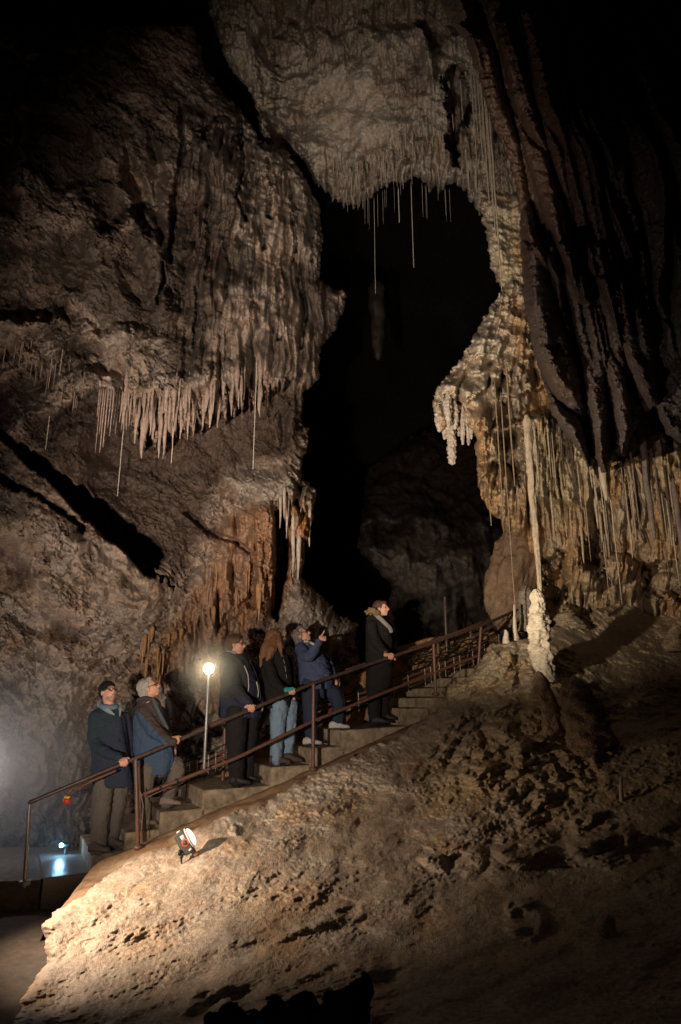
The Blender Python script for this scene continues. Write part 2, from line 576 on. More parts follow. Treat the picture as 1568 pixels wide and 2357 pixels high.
# diagonal ribs on the far left
rib = ridged(np.stack([(x + 1.6 * y) / 150.0 + 0.5 * warp, (x - y) / 900.0, 0 * x], -1) + 3, 2)
mrib = sstep(0, 60, polyd(x, y, [(-80, 700), (200, 660), (270, 800), (230, 900), (80, 1020), (-80, 930)]))
Y -= mrib * 0.4 * (rib - 0.4)
xg = x + 7 * n_md + 3 * n_hi
for ln, w_, d_p in (([(415, 250), (421, 350), (402, 425), (398, 525), (394, 600)], 9, 0.6), ([(550, 270), (556, 350), (549, 450), (566, 505)], 7, 0.5), ([(600, 525), (606, 570)], 8, 0.5), ([(372, 605), (376, 650), (360, 695)], 8, 0.5),
                  ([(676, 465), (682, 530), (676, 600)], 6, 0.4), ([(614, 365), (626, 430), (618, 500)], 6, 0.4), ([(476, 470), (482, 560), (470, 640)], 6, 0.35), ([(520, 560), (526, 640), (516, 720)], 5, 0.3), ([(640, 620), (646, 700), (640, 780)], 6, 0.35),
                  ([(576, 640), (580, 720), (574, 800)], 5, 0.3), ([(690, 640), (700, 720), (690, 800)], 6, 0.4), ([(712, 430), (722, 520), (716, 600)], 5, 0.35), ([(446, 660), (450, 740), (442, 800)], 5, 0.25)):
    Y += d_p * sstep(w_, 1.5, lined(xg, y, ln))
for bx, by, bw, bh, bd in ((510, 350, 42, 85, 0.40), (620, 410, 44, 100, 0.3), (690, 480, 34, 120, 0.3), (455, 420, 36, 120, 0.3), (372, 530, 30, 70, 0.25), (585, 640, 40, 130, 0.25), (660, 700, 34, 140, 0.25), (500, 690, 40, 110, 0.22)):
    q = 1 - ((xg - bx) / bw) ** 2 - ((y - by) / bh) ** 2
    Y -= bd * np.sqrt(np.clip(q, 0, 1))
# ledge with its fringe of teeth; everything below it lies deeper
teeth = ridged(np.stack([x / 21.0, 0 * x, 0 * x], -1) + 2.2, 2)
teeth2 = ridged(np.stack([x / 9.0, 0 * x, 0 * x], -1) + 7.2, 1)
yL = np.interp(x, [-70, 0, 120, 200, 235, 300, 330, 380, 430, 500, 560, 620, 670, 720],
               [820, 812, 822, 850, 893, 935, 968, 975, 955, 925, 905, 880, 860, 840])
amp = np.interp(x, [0, 220, 260, 330, 420, 560, 640, 700], [6, 8, 20, 62, 50, 46, 26, 6])
yB = yL
yL = yL + amp * (np.clip(1.15 - 1.9 * teeth, -0.4, 1)) + 10 * (1 - teeth2)
stp = np.interp(x, [-70, 0, 180, 240, 320, 560, 650, 720], [0.25, 0.3, 0.45, 0.95, 1.2, 1.1, 0.7, 0.0])
below = sstep(0, 7, y - yL)
fade = sstep(420, 160, y - yB + 30 * n_md)
Y += stp * below * (0.25 + 0.75 * fade)
# chunky knobbed stalactites of the ledge
mk = sstep(-20, 30, polyd(x, y, [(240, 880), (330, 900), (430, 880), (600, 850), (690, 860), (640, 960), (560, 1010), (380, 1060), (300, 1010)])) * (1 - below)
kn = ridged(np.stack([P[..., 0] * 4.2 + 0.25 * n_md, P[..., 1] * 1.5, P[..., 2] * 0.35], -1) + 21, 2)
kb = fbm(P * (4, 4, 11) + 9, 3)
Y -= mk * (0.50 * np.sqrt(kn) + 0.09 * kb - 0.25)
# recess surface: lumpy; its shade is painted into the colours
dirn = np.stack([(x * 0.85 + y * 0.53) / 150.0, (x * -0.53 + y * 0.85) / 46.0, P[..., 1]], -1)
crk = np.abs(fbm(dirn + 0.6 * n_md[..., None] + 140, 4)); crk2 = np.abs(fbm(P * (3.2, 3.2, 3.8) + 150, 4))
ck = np.maximum(sstep(0.07, 0.015, crk), 0.8 * sstep(0.05, 0.01, crk2)) * (1 - 0.8 * mf) * sstep(-0.5, 0.1, fbm(P * 1.1 + 155, 3))
Y += 0.11 * ck
# shelf block under the recess
bl = polyd(x, y, [(505, 1092), (560, 1075), (640, 1072), (690, 1060), (712, 1090), (690, 1150), (640, 1160), (590, 1170), (540, 1140)])
Y -= 0.55 * sstep(-8, 34, bl + 8 * n_md)
Y -= 0.4 * sstep(0, 60, polyd(x, y, [(640, 905), (700, 900), (715, 985), (700, 1060), (650, 1050), (620, 1000)]))
# deep crevice running down to the right
crev = [(-90, 925), (-60, 950), (0, 984), (45, 1028), (90, 1050), (140, 1090), (185, 1106), (215, 1148), (262, 1170), (300, 1208), (345, 1234), (374, 1262), (380, 1285), (360, 1312), (365, 1328), (394, 1336), (375, 1342), (345, 1324), (318, 1308), (300, 1284), (268, 1256), (240, 1240), (205, 1198), (178, 1182), (150, 1150), (118, 1114), (75, 1084), (40, 1048), (-10, 1004), (-90, 955)]
cd = polyd(x + 14 * n_hi + 22 * n_md, y + 16 * n_hi + 26 * n_md, crev)
Y += 2.8 * sstep(-3, 5, cd)
cd2 = lined(x + 10 * n_md, y + 6 * n_hi + 14 * n_md, [(-80, 1060), (0, 1096), (90, 1142), (190, 1212)])
Y += 0.9 * sstep(9, 2, cd2 + 6 * n_md)
cd3 = lined(x + 5 * n_hi, y + 5 * n_hi, [(430, 1180), (480, 1225), (540, 1245), (575, 1270)])
Y += 0.35 * sstep(9, 2, cd3)
# lower slab stands forward of the crevice, ribbed along its lip
lip = sstep(75, 0, np.abs(cd)) * (cd < 0) * ((y - (980 + 0.9 * x)) > 0)
Y -= 0.12 * lip * ridged(np.stack([(x + y) / 60.0, (x - y) / 260.0, 0 * x], -1), 2)
# orange curtain
mc = sstep(-12, 30, polyd(x, y, [(560, 1165), (640, 1150), (725, 1140), (722, 1230), (700, 1320), (660, 1400), (640, 1430), (560, 1475), (450, 1560), (330, 1600), (270, 1590), (330, 1500), (420, 1400), (460, 1330), (500, 1200)]))
cf = ridged(np.stack([P[..., 0] * 3.4 + warp * 0.3, P[..., 1] * 1.2, P[..., 2] * 0.22], -1) + 31, 3)
cf2 = ridged(np.stack([P[..., 0] * 10 + warp * 0.4, P[..., 1] * 4, P[..., 2] * 0.6], -1) + 51, 2)
Y -= mc * (0.55 * np.sqrt(cf) + 0.22 * np.sqrt(cf2) - 0.35)
rough_w *= 1 - 0.8 * mc
for poly, dpt in (([(634, 1180), (648, 1175), (660, 1220), (664, 1300), (650, 1370), (638, 1430), (622, 1410), (634, 1300)], 1.6),
                  ([(575, 1310), (588, 1240), (592, 1330), (588, 1400), (570, 1400)], 0.6),
                  ([(530, 1330), (538, 1300), (545, 1380), (535, 1400)], 0.4),
                  ([(495, 1400), (504, 1360), (508, 1440), (498, 1460)], 0.45),
                  ([(452, 1455), (460, 1420), (466, 1490), (455, 1510)], 0.45),
                  ([(505, 1425), (560, 1385), (590, 1360), (545, 1420), (500, 1445)], 0.35),
                  ([(680, 1110), (700, 1120), (690, 1180), (676, 1160)], 0.8),
                  ([(660, 1200), (672, 1190), (676, 1280), (664, 1290)], 0.6)):
    Y += dpt * sstep(-5, 6, polyd(x + 3 * n_hi, y, poly))
# the stout orange column
colx = np.interp(y, [1150, 1300, 1450], [603, 606, 598])
cw = np.interp(y, [1150, 1250, 1400, 1450], [26, 26, 29, 22])
cu = np.clip(np.abs(x - colx) / cw, 0, 1)
mcol = sstep(1150, 1175, y) * sstep(1450, 1405, y)
Y -= mcol * np.sqrt(np.clip(1 - cu ** 2, 0, 1)) * (0.42 + 0.05 * kb)
# fringe on the lower side of the curtain
Y -= 0.25 * sstep(0, 50, polyd(x, y, [(640, 1345), (700, 1330), (745, 1372), (775, 1412), (835, 1440), (800, 1500), (700, 1560), (620, 1480)]))
# lower wall behind the visitors: soft vertical streaks
ml = sstep(0, 90, polyd(x, y, [(-100, 1640), (200, 1580), (420, 1540), (640, 1460), (860, 1430), (860, 2050), (-100, 2050)]))
ls = fbm(np.stack([P[..., 0] * 5 + warp, P[..., 1] * 3, P[..., 2] * 0.8], -1) + 61, 4)
Y -= ml * 0.14 * ls
rough_w *= 1 - 0.55 * ml
# general roughness
bed = fbm(np.stack([P[..., 0] * 2.0, P[..., 1] * 2.0, P[..., 2] * 5 + P[..., 0] * 1.6], -1) + 80, 4)
Y -= rough_w * (0.10 * (0.55 - cell) + 0.10 * n_md + 0.05 * bed) + 0.032 * n_hi * (0.5 + 0.5 * rough_w)
big = ridged(np.stack([P[..., 0] * 0.9 + 0.3 * warp, P[..., 1] * 0.9, P[..., 2] * 0.7 + 0.5 * P[..., 0]], -1) + 91, 4)
Y += 0.30 * (0.45 - np.clip(big, 0, 0.9)) * rough_w * (1 - ml)
Y -= 0.012 * fbm(P * 30 + 70, 2)
# outline
sil = [(-500, -100), (420, -100), (470, 150), (520, 215), (560, 258), (598, 318), (660, 345), (705, 410), (738, 470), (743, 560), (735, 640),
       (765, 660), (795, 672), (797, 702), (772, 762), (742, 800), (736, 872), (700, 905), (694, 985), (712, 986), (712, 1026), (694, 1068), (694, 1108), (714, 1102),
       (728, 1130), (721, 1174), (718, 1224), (712, 1259), (702, 1247), (702, 1298), (692, 1326), (709, 1343), (738, 1367), (759, 1386), (772, 1414),
       (800, 1420), (832, 1437), (815, 1470), (842, 1560), (842, 2200), (-500, 2200)]
sd = polyd(x, y, sil) + 5 * n_hi + 4 * fbm(np.stack([x / 22, y / 60, 0 * x], -1), 2)
# stone colours tied to relief, shade painted into recess, crevice and upper left
mott = sstep(-0.15, 0.45, fbm(P * 1.1 + 200, 4)); mott2 = sstep(0.0, 0.5, fbm(P * 2.7 + 230, 4))
soot_falloff = sstep(0.06, 0.26, fbm(P * 0.75 + 260, 4) + 0.3 * sstep(700, 200, y) * sstep(520, 100, x) + 0.25 * sstep(300, 160, y) + 0.5 * sstep(640, 420, y) * sstep(260, 60, x + 0.3 * (y - 500)))  # sooty patches, with light falloff painted darker towards the upper left
rec = sstep(0, 30, y - yL) * sstep(-10, 30, polyd(x, y, [(30, 960), (250, 900), (420, 960), (640, 880), (710, 900), (700, 1060), (560, 1080), (500, 1130), (470, 1250), (430, 1330), (370, 1290), (250, 1180), (120, 1090), (60, 1010)]))  # weight of the dark colour that stands for shade in the recess
stre = sstep(0.2, 0.7, fbm(np.stack([P[..., 0] * 6, P[..., 1] * 3, P[..., 2] * 0.5], -1) + 300, 3) + 0.25)
orange_r = mc * (0.62 + 0.38 * stre)
orange_r = np.maximum(orange_r, mcol * (cu < 1) * 0.95)
org2 = sstep(-10, 40, polyd(x, y, [(520, 1440), (600, 1450), (640, 1440), (640, 1700), (470, 1650), (430, 1560)])) * (0.45 + 0.45 * mott)
org3 = sstep(-3, 8, polyd(x, y, [(690, 1180), (712, 1170), (718, 1230), (700, 1250), (688, 1230)]))
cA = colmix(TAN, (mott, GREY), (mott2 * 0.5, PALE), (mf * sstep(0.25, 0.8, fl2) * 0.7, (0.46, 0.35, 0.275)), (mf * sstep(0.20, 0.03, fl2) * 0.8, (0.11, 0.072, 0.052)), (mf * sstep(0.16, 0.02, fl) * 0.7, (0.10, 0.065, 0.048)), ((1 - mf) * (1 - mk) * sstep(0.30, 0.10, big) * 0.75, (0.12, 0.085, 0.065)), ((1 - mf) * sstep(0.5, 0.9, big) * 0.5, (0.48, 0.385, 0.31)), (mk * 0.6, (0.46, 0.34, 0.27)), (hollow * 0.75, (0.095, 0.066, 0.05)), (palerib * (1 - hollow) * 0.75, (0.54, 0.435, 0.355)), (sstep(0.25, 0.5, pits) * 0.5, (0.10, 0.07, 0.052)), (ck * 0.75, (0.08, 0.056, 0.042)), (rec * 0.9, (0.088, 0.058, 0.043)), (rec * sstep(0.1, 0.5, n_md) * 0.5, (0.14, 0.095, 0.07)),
            (soot_falloff * (1 - mk) * sstep(1000, 800, y) * 0.8, DKB), (ml * 0.6, (0.25, 0.205, 0.16)), (orange_r, ORG), (mc * sstep(0.22, 0.04, cf2) * (1 - mcol) * 0.6, (0.13, 0.06, 0.03)), (org2, (0.32, 0.19, 0.095)), (org3 * 0.9, (0.40, 0.19, 0.07)),
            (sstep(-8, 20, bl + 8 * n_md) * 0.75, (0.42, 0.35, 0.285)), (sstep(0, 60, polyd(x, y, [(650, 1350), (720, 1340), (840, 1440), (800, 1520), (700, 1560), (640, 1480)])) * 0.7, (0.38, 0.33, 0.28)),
            (sstep(-3, 6, cd), BLK))  # crevice painted black, its shadow put into the colour
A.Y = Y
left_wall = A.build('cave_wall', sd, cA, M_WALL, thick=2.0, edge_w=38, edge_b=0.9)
tag(left_wall, 'fluted brown limestone wall rising behind the visitors on the left', 'rock wall', kind='structure')

# ============================ ceiling with its curtain of small stalactites
B = Sheet(440, -70, 1330, 640)
x, y = B.x, B.y
ctrl = [(470, -60, 9.6), (560, 100, 10.2), (640, 250, 10.8), (800, 100, 10.0), (900, 250, 10.3), (850, 450, 11.2), (1000, 30, 9.7), (800, -60, 9.2),
        (1050, 300, 10.5), (1100, 480, 11.2), (1150, 300, 10.7), (1250, 200, 10.8), (1250, 520, 11.4), (1250, -50, 9.8), (700, 380, 11.0), (640, 120, 10.9)]
Y = tps(ctrl, x, y)
P = W(x, y, Y)
n_lo = fbm(P * 0.8 + 500, 4); n_md = fbm(P * 2.4 + 505, 4); n_hi = fbm(P * 8 + 503, 3)
Y -= 0.4 * n_lo
smooth_z = sstep(-40, 60, polyd(x, y, [(760, 150), (880, 130), (900, 220), (880, 330), (780, 380), (700, 330), (720, 230)]))
st1 = ridged(np.stack([P[..., 0] * 3.6 + 0.3 * n_md, P[..., 1] * 1.6, P[..., 2] * 0.45], -1) + 520, 3)
st2 = ridged(np.stack([P[..., 0] * 9 + 0.4 * n_md, P[..., 1] * 1.5, P[..., 2] * 0.8], -1) + 560, 2)
low = sstep(150, 420, y + 0.25 * (x - 900)) * (1 - 0.85 * smooth_z)
low = np.maximum(low, 0.5 * (1 - smooth_z))
Y -= low * (0.42 * np.sqrt(st1) + 0.28 * np.sqrt(st2) - 0.4)
Y -= (1 - 0.6 * smooth_z) * (0.16 * n_md + 0.04 * n_hi) + 0.015 * fbm(P * 25 + 540, 2)
cellb = worley(P * (2.0, 2.0, 2.6) + 0.4 * n_md[..., None])
Y -= 0.22 * (0.5 - cellb) * sstep(160, 40, y) - 0.22 * sstep(110, 30, y + 60 * n_md)
# column and the hole to its right
Y -= 0.5 * sstep(0, 22, polyd(x, y, [(945, 50), (985, 48), (1010, 110), (1012, 190), (985, 200), (968, 140)]))
Y += 2.2 * sstep(-4, 10, polyd(x + 8 * n_hi + 22 * n_md, y + 30 * n_md, [(1044, 158), (1062, 150), (1078, 180), (1080, 262), (1062, 340), (1038, 372), (1030, 330), (1036, 260), (1028, 200)]))
Y += 0.8 * sstep(-8, 10, polyd(x + 9 * n_hi, y, [(600, 250), (650, 280), (700, 350), (735, 420), (700, 430), (640, 340)]))
Y += 0.5 * sstep(-8, 16, polyd(x + 9 * n_hi, y, [(585, 90), (612, 60), (640, 150), (632, 290), (600, 250)]))
tb = 16 * np.abs(fbm(np.stack([x / 7.0, y / 300, 0 * x], -1), 2))
sil = [(475, -100), (478, 30), (502, 95), (520, 150), (548, 185), (575, 215), (590, 260), (598, 330), (630, 345), (690, 380), (735, 430), (770, 462), (795, 478),
       (830, 478), (858, 452), (880, 440), (905, 420), (930, 428), (955, 408), (985, 430), (1015, 446), (1045, 424), (1075, 448), (1092, 480), (1112, 500), (1200, 560), (1340, 600), (1340, -100)]
sd = polyd(x, y, sil) + 4 * n_hi - 2 + 14 * (st2 - 0.4) * sstep(300, 400, y)
mott = sstep(-0.2, 0.4, n_lo + 0.4 * n_md)
brown = sstep(0.05, 0.5, fbm(P * 1.2 + 530, 4) + 0.45 * sstep(520, 620, 1200 - x) * 0 + 0.3 * sstep(100, 30, y))
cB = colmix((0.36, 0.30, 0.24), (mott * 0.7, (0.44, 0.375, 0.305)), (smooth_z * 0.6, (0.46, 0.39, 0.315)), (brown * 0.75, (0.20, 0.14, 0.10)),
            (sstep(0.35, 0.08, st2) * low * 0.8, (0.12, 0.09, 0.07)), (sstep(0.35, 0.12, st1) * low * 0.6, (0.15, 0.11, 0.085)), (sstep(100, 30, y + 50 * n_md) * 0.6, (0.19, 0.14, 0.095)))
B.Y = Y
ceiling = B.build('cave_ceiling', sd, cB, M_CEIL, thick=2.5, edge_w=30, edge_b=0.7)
tag(ceiling, 'pale grey cave ceiling with a ragged lower edge of small stalactites', 'cave ceiling', kind='structure')

# ============================ right wall: flowstone shoulder and curtains
Cc = Sheet(970, 440, 1760, 1480)
x, y = Cc.x, Cc.y
ctrl = [(1150, 470, 10.6), (1130, 560, 10.4), (1160, 640, 10.3), (1150, 700, 10.0), (1060, 850, 9.7), (1010, 950, 9.5), (1100, 900, 9.5), (1210, 800, 9.7),
        (1180, 1000, 9.8), (1130, 1150, 10.0), (1250, 1010, 9.9), (1300, 1150, 10.2), (1300, 1300, 10.4), (1450, 1100, 10.0), (1568, 1100, 9.7),
        (1450, 1300, 10.4), (1630, 1300, 10.0), (1400, 1400, 10.7), (1568, 1420, 10.6), (1230, 1380, 10.5), (1400, 800, 10.2), (1568, 600, 9.8)]
Y = tps(ctrl, x, y)
P = W(x, y, Y)
n_lo = fbm(P * 1.0 + 700, 4); n_md = fbm(P * 3.0 + 705, 4); n_hi = fbm(P * 9 + 703, 3); warp = fbm(P * 1.4 + 740, 3)
Y -= 0.25 * n_lo
# drapes fanning from the shoulder
ang = (x - 1200 + (y - 640) * 0.10) / np.maximum(120 + (y - 500) * 0.55, 60)
fan = ridged(np.stack([ang * 6.0 + 0.25 * warp, y / 900.0, 0 * x], -1) + 711, 2)
mfan = sstep(0, 50, polyd(x, y, [(1120, 640), (1210, 620), (1300, 800), (1270, 960), (1150, 960), (1020, 960), (1000, 900), (1060, 800)]))
Y -= mfan * (0.6 * np.sqrt(fan) - 0.3)
tj = ridged(np.stack([ang * 9.0 + 0.3 * warp, 0 * x, 0 * x], -1) + 717, 2)
sg = (y + 0.30 * (x - 1100) + 46 * tj + 26 * n_md) / 92.0
shg = sg - np.floor(sg)
mt_ = sstep(0, 40, polyd(x, y, [(1080, 660), (1215, 640), (1260, 800), (1225, 930), (1190, 1180), (1100, 1180), (1080, 980), (980, 940), (1030, 830)]))
Y -= mt_ * 0.34 * (sstep(0, 0.85, shg) * sstep(1.0, 0.94, shg) - 0.4)
for ln, dp_ in (([(1010, 905), (1060, 925), (1110, 900), (1160, 930)], 0.35), ([(1040, 830), (1090, 850), (1140, 835), (1190, 860)], 0.25), ([(1100, 1040), (1140, 1060), (1180, 1045)], 0.3), ([(1105, 1120), (1150, 1140), (1190, 1130)], 0.3)):
    lx = np.array(ln, float); ly = np.interp(x, lx[:, 0], lx[:, 1]) + 26 * (fan - 0.5) + 14 * n_md
    Y += dp_ * sstep(0, 10, y - ly) * sstep(60, 20, y - ly) * sstep(lx[0, 0] - 30, lx[0, 0] + 20, x) * sstep(lx[-1, 0] + 30, lx[-1, 0] - 20, x)
vs1 = ridged(np.stack([P[..., 0] * 4.2 + 0.3 * warp, P[..., 1] * 1.5, P[..., 2] * 0.28], -1) + 720, 3)
vs2 = ridged(np.stack([P[..., 0] * 13 + 0.4 * warp, P[..., 1] * 4, P[..., 2] * 0.5], -1) + 750, 3)
mv = sstep(930, 1000, y)
cav = sstep(1150, 1260, y)
Y -= mv * (0.60 * np.sqrt(vs1) + 0.20 * np.sqrt(vs2) - 0.45) * (1 - 0.35 * cav)
pop = worley(P * 9 + 0.4 * n_md[..., None])
left_edge = sstep(1150, 1040, x - 0.15 * (y - 900))
Y -= (0.09 * (0.5 - pop)) * (0.4 + 0.9 * left_edge)
Y -= 0.14 * n_md + 0.04 * n_hi + 0.012 * fbm(P * 30 + 760, 2)
# overhang band and the dark band below it
Y += 0.7 * sstep(-6, 10, polyd(x + 6 * n_hi, y + 6 * n_hi, [(1150, 925), (1205, 905), (1265, 885), (1270, 938), (1205, 962), (1150, 985)]))
Y -= 0.45 * sstep(-4, 14, polyd(x, y, [(1203, 962), (1268, 940), (1330, 1010), (1400, 1110), (1350, 1170), (1215, 1150)]))
Y += 0.9 * sstep(-6, 16, polyd(x + 8 * n_hi, y, [(1140, 1000), (1200, 985), (1210, 1060), (1200, 1120), (1160, 1090)]))
# hollows at the foot of the curtains
for poly, dpt in (([(1250, 1290), (1300, 1270), (1310, 1360), (1290, 1400), (1250, 1390)], 0.8), ([(1340, 1240), (1385, 1230), (1390, 1320), (1345, 1310)], 0.9),
                  ([(1480, 1300), (1560, 1290), (1570, 1380), (1480, 1370)], 0.7)):
    Y += dpt * sstep(-8, 16, polyd(x + 12 * n_hi, y + 10 * n_hi, poly))
for bx, by, br, bd in ((1420, 1310, 46, 0.6), (1355, 1330, 40, 0.5), (1300, 1420, 36, 0.5), (1530, 1350, 40, 0.4)):
    q = 1 - ((x - bx) ** 2 + ((y - by) * 1.2) ** 2) / br ** 2
    Y -= bd * np.sqrt(np.clip(q, 0, 1))
th = ridged(np.stack([x / 26.0, 0 * x, 0 * x], -1) + 4.4, 2)
sil = [(1100, 440), (1108, 500), (1122, 560), (1128, 610), (1142, 650), (1155, 665), (1125, 712), (1100, 752), (1060, 826), (1030, 862), (1008, 890), (994, 930), (1003, 965),
       (1014, 1000), (1030, 985), (1036, 960), (1060, 958), (1072, 985), (1090, 1000), (1094, 1060), (1098, 1110), (1108, 1150), (1130, 1180), (1150, 1200), (1165, 1232), (1188, 1236), (1208, 1240),
       (1224, 1300), (1236, 1340), (1228, 1480), (1900, 1480), (1900, 440)]
sd = polyd(x, y, sil) + 5 * n_hi + 7 * (th - 0.5) * sstep(900, 960, y)
mott = sstep(-0.2, 0.45, n_lo + 0.4 * n_md); st = sstep(0.25, 0.7, vs2)
orr = sstep(0.05, 0.5, fbm(P * (1.6, 1.6, 0.8) + 780, 4) + 0.1)
cC = colmix((0.40, 0.31, 0.21), (mott * 0.6, (0.36, 0.30, 0.22)), (orr * 0.7, (0.40, 0.22, 0.085)), (sstep(1000, 900, y) * sstep(1215, 1120, x - 0.2 * (y - 700)) * 0.85, (0.52, 0.455, 0.36)), (sstep(0.16, 0.03, fan) * mfan * 0.6, (0.16, 0.09, 0.045)),
            (sstep(0, 20, polyd(x, y, [(1108, 470), (1190, 480), (1200, 650), (1140, 660), (1120, 560)])) * 0.8, (0.52, 0.45, 0.29)),
            (mv * st * 0.45, (0.48, 0.40, 0.29)), (mv * sstep(0.2, 0.04, vs1) * 0.7, (0.14, 0.085, 0.045)), (sstep(-6, 10, polyd(x, y, [(1203, 962), (1268, 940), (1330, 1010), (1400, 1110), (1350, 1170), (1215, 1150)])) * 0.65, (0.52, 0.44, 0.29)),
            (cav * sstep(0.0, 0.4, n_md) * 0.5, (0.20, 0.13, 0.07)),
            (sstep(0.3, 0.0, n_md + 0.25) * 0.35, (0.16, 0.11, 0.07)))
Cc.Y = Y
right_wall = Cc.build('cave_wall', sd, cC, M_STAL, thick=1.6, edge_w=30, edge_b=0.6)
tag(right_wall, 'honey coloured flowstone wall of curtains behind the white stalagmite', 'rock wall', kind='structure')

# ============================ the great dark drapery hanging in front on the right
D = Sheet(990, -70, 1780, 1110)
x, y = D.x, D.y
ctrl = [(1010, -60, 6.6), (1200, -60, 6.0), (1630, -60, 4.8), (1100, 200, 7.0), (1300, 300, 6.3), (1630, 400, 5.2), (1200, 500, 7.5), (1400, 600, 6.8),
        (1630, 800, 6.0), (1300, 900, 7.7), (1390, 1080, 7.9), (1500, 950, 7.3), (1630, 1030, 7.0), (1240, 760, 7.7)]
Y = tps(ctrl, x, y)
P = W(x, y, Y)
n_lo = fbm(P * 0.9 + 900, 4); n_md = fbm(P * 3.0 + 905, 4); n_hi = fbm(P * 10 + 903, 3); warp = fbm(np.stack([x / 260, y / 420, 0 * x], -1) + 910, 3)
s_ = x - np.interp(y, [-70, 100, 250, 350, 600, 800, 1090], [1010, 1075, 1125, 1178, 1205, 1225, 1375]) * 0.75 - 0.25 * (1000 + 0.33 * y)
fmod = 0.5 + 0.9 * sstep(-0.3, 0.4, fbm(np.stack([s_ / 170, y / 700, 0 * x], -1) + 990, 2))
fold = np.sqrt(np.clip(ridged(np.stack([s_ / 80.0 + 0.55 * warp, y / 800.0, 0 * x], -1) + 921, 1), 0, 1))
fold2 = np.sqrt(np.clip(ridged(np.stack([s_ / 30.0 + 0.8 * warp, y / 700.0, 0 * x], -1) + 931, 1), 0, 1))
Y += 0.15 * n_lo
Y -= fmod * (0.6 * fold * sstep(1500, 1200, x - 0.2 * y + 150) + 0.35 * fold + 0.14 * fold2) - 0.5
gapz = sstep(1270, 1340, x - 0.12 * y) * sstep(760, 600, y)
Y += gapz * 1.1 * sstep(0.62, 0.25, fold)
beads = fbm(np.stack([s_ / 26, y / 16.0, 0 * x], -1) + 940, 2)
Y -= 0.05 * beads + 0.04 * n_md + 0.03 * n_hi + 0.014 * fbm(P * 24 + 960, 3)
Y += 0.06 * sstep(0.06, 0.01, np.abs(fbm(P * (2.5, 2.5, 5.0) + 970, 3)))
rgt = sstep(1430, 1500, x) * sstep(420, 560, y)
Y -= rgt * 0.3 * (0.5 - worley(P * 3.2 + 0.5 * n_md[..., None]))
# hanging bodies on the right
def blade(poly, d, w=16):
    return d * np.sqrt(np.clip(1 - (1 - np.clip(polyd(x + 4 * n_hi, y + 6 * n_hi, poly) / w, 0, 1)) ** 2, 0, 1))
Y -= blade([(1360, -80), (1400, -80), (1412, 60), (1440, 200), (1430, 228), (1418, 190), (1398, 110)], 0.5)
Y -= blade([(1375, 640), (1440, 620), (1500, 760), (1515, 930), (1500, 950), (1470, 900), (1420, 780)], 0.55, 26)
for pl_, dd_, ww_ in (([(1205, 560), (1275, 560), (1335, 860), (1362, 1090), (1330, 1050), (1255, 930), (1215, 760)], 0.55, 26), ([(1285, 560), (1335, 540), (1395, 820), (1402, 1100), (1372, 1070), (1345, 880)], 0.55, 22), ([(1340, 560), (1385, 560), (1430, 780), (1460, 1000), (1430, 1055), (1398, 880)], 0.5, 20),
                       ([(1060, 60), (1120, 70), (1195, 330), (1235, 540), (1300, 640), (1285, 660), (1205, 540), (1140, 330)], 0.5, 20), ([(1135, 40), (1175, 40), (1255, 330), (1325, 560), (1362, 700), (1335, 700), (1245, 480), (1185, 280)], 0.5, 16), ([(1195, 20), (1225, 20), (1290, 260), (1345, 480), (1375, 640), (1350, 620), (1290, 430), (1230, 220)], 0.45, 12)):
    Y -= blade(pl_, dd_, ww_)
Y -= blade([(1345, 250), (1400, 240), (1430, 330), (1415, 400), (1370, 330)], 0.3, 22)
Y -= blade([(1275, -80), (1300, -80), (1330, 200), (1390, 400), (1460, 590), (1455, 600), (1370, 420), (1310, 200)], 0.35, 10)
sil = [(1005, -100), (1012, 0), (1038, 60), (1072, 95), (1085, 140), (1110, 200), (1128, 280), (1160, 340), (1182, 420), (1196, 520), (1200, 620), (1205, 700), (1222, 780), (1240, 850), (1262, 925),
       (1270, 955), (1300, 1000), (1340, 1052), (1356, 1086), (1362, 1050), (1372, 1066), (1384, 1092), (1398, 1088), (1410, 1060), (1422, 1048), (1440, 1052), (1452, 1012), (1466, 985), (1478, 940),
       (1492, 952), (1506, 938), (1518, 960), (1535, 1000), (1552, 1012), (1600, 1040), (1900, 1070), (1900, -100)]
sd = polyd(x, y, sil) + 3.5 * n_hi + 3 * beads
mott = sstep(-0.2, 0.4, n_lo + 0.5 * n_md)
cD = 0.85 * colmix((0.085, 0.060, 0.051), (mott * 0.6, (0.075, 0.06, 0.058)), (sstep(0.55, 0.95, fold) * 0.5, (0.135, 0.098, 0.078)), (sstep(0.45, 0.2, fold) * 0.7, (0.035, 0.025, 0.021)), (gapz * 0.6, (0.05, 0.036, 0.03)), (rgt * 0.8, (0.06, 0.05, 0.045)),  # creases and gaps between folds painted dark as shade
            (sstep(720, 420, y) * sstep(1300, 1190, x - 0.2 * y) * 0.85, (0.28, 0.175, 0.12)))  # upper left folds painted paler, standing in for light on them
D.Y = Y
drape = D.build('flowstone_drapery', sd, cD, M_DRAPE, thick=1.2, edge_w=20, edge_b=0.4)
tag(drape, 'dark brown flowstone drapery with long slanting folds hanging at upper right', 'flowstone drapery')

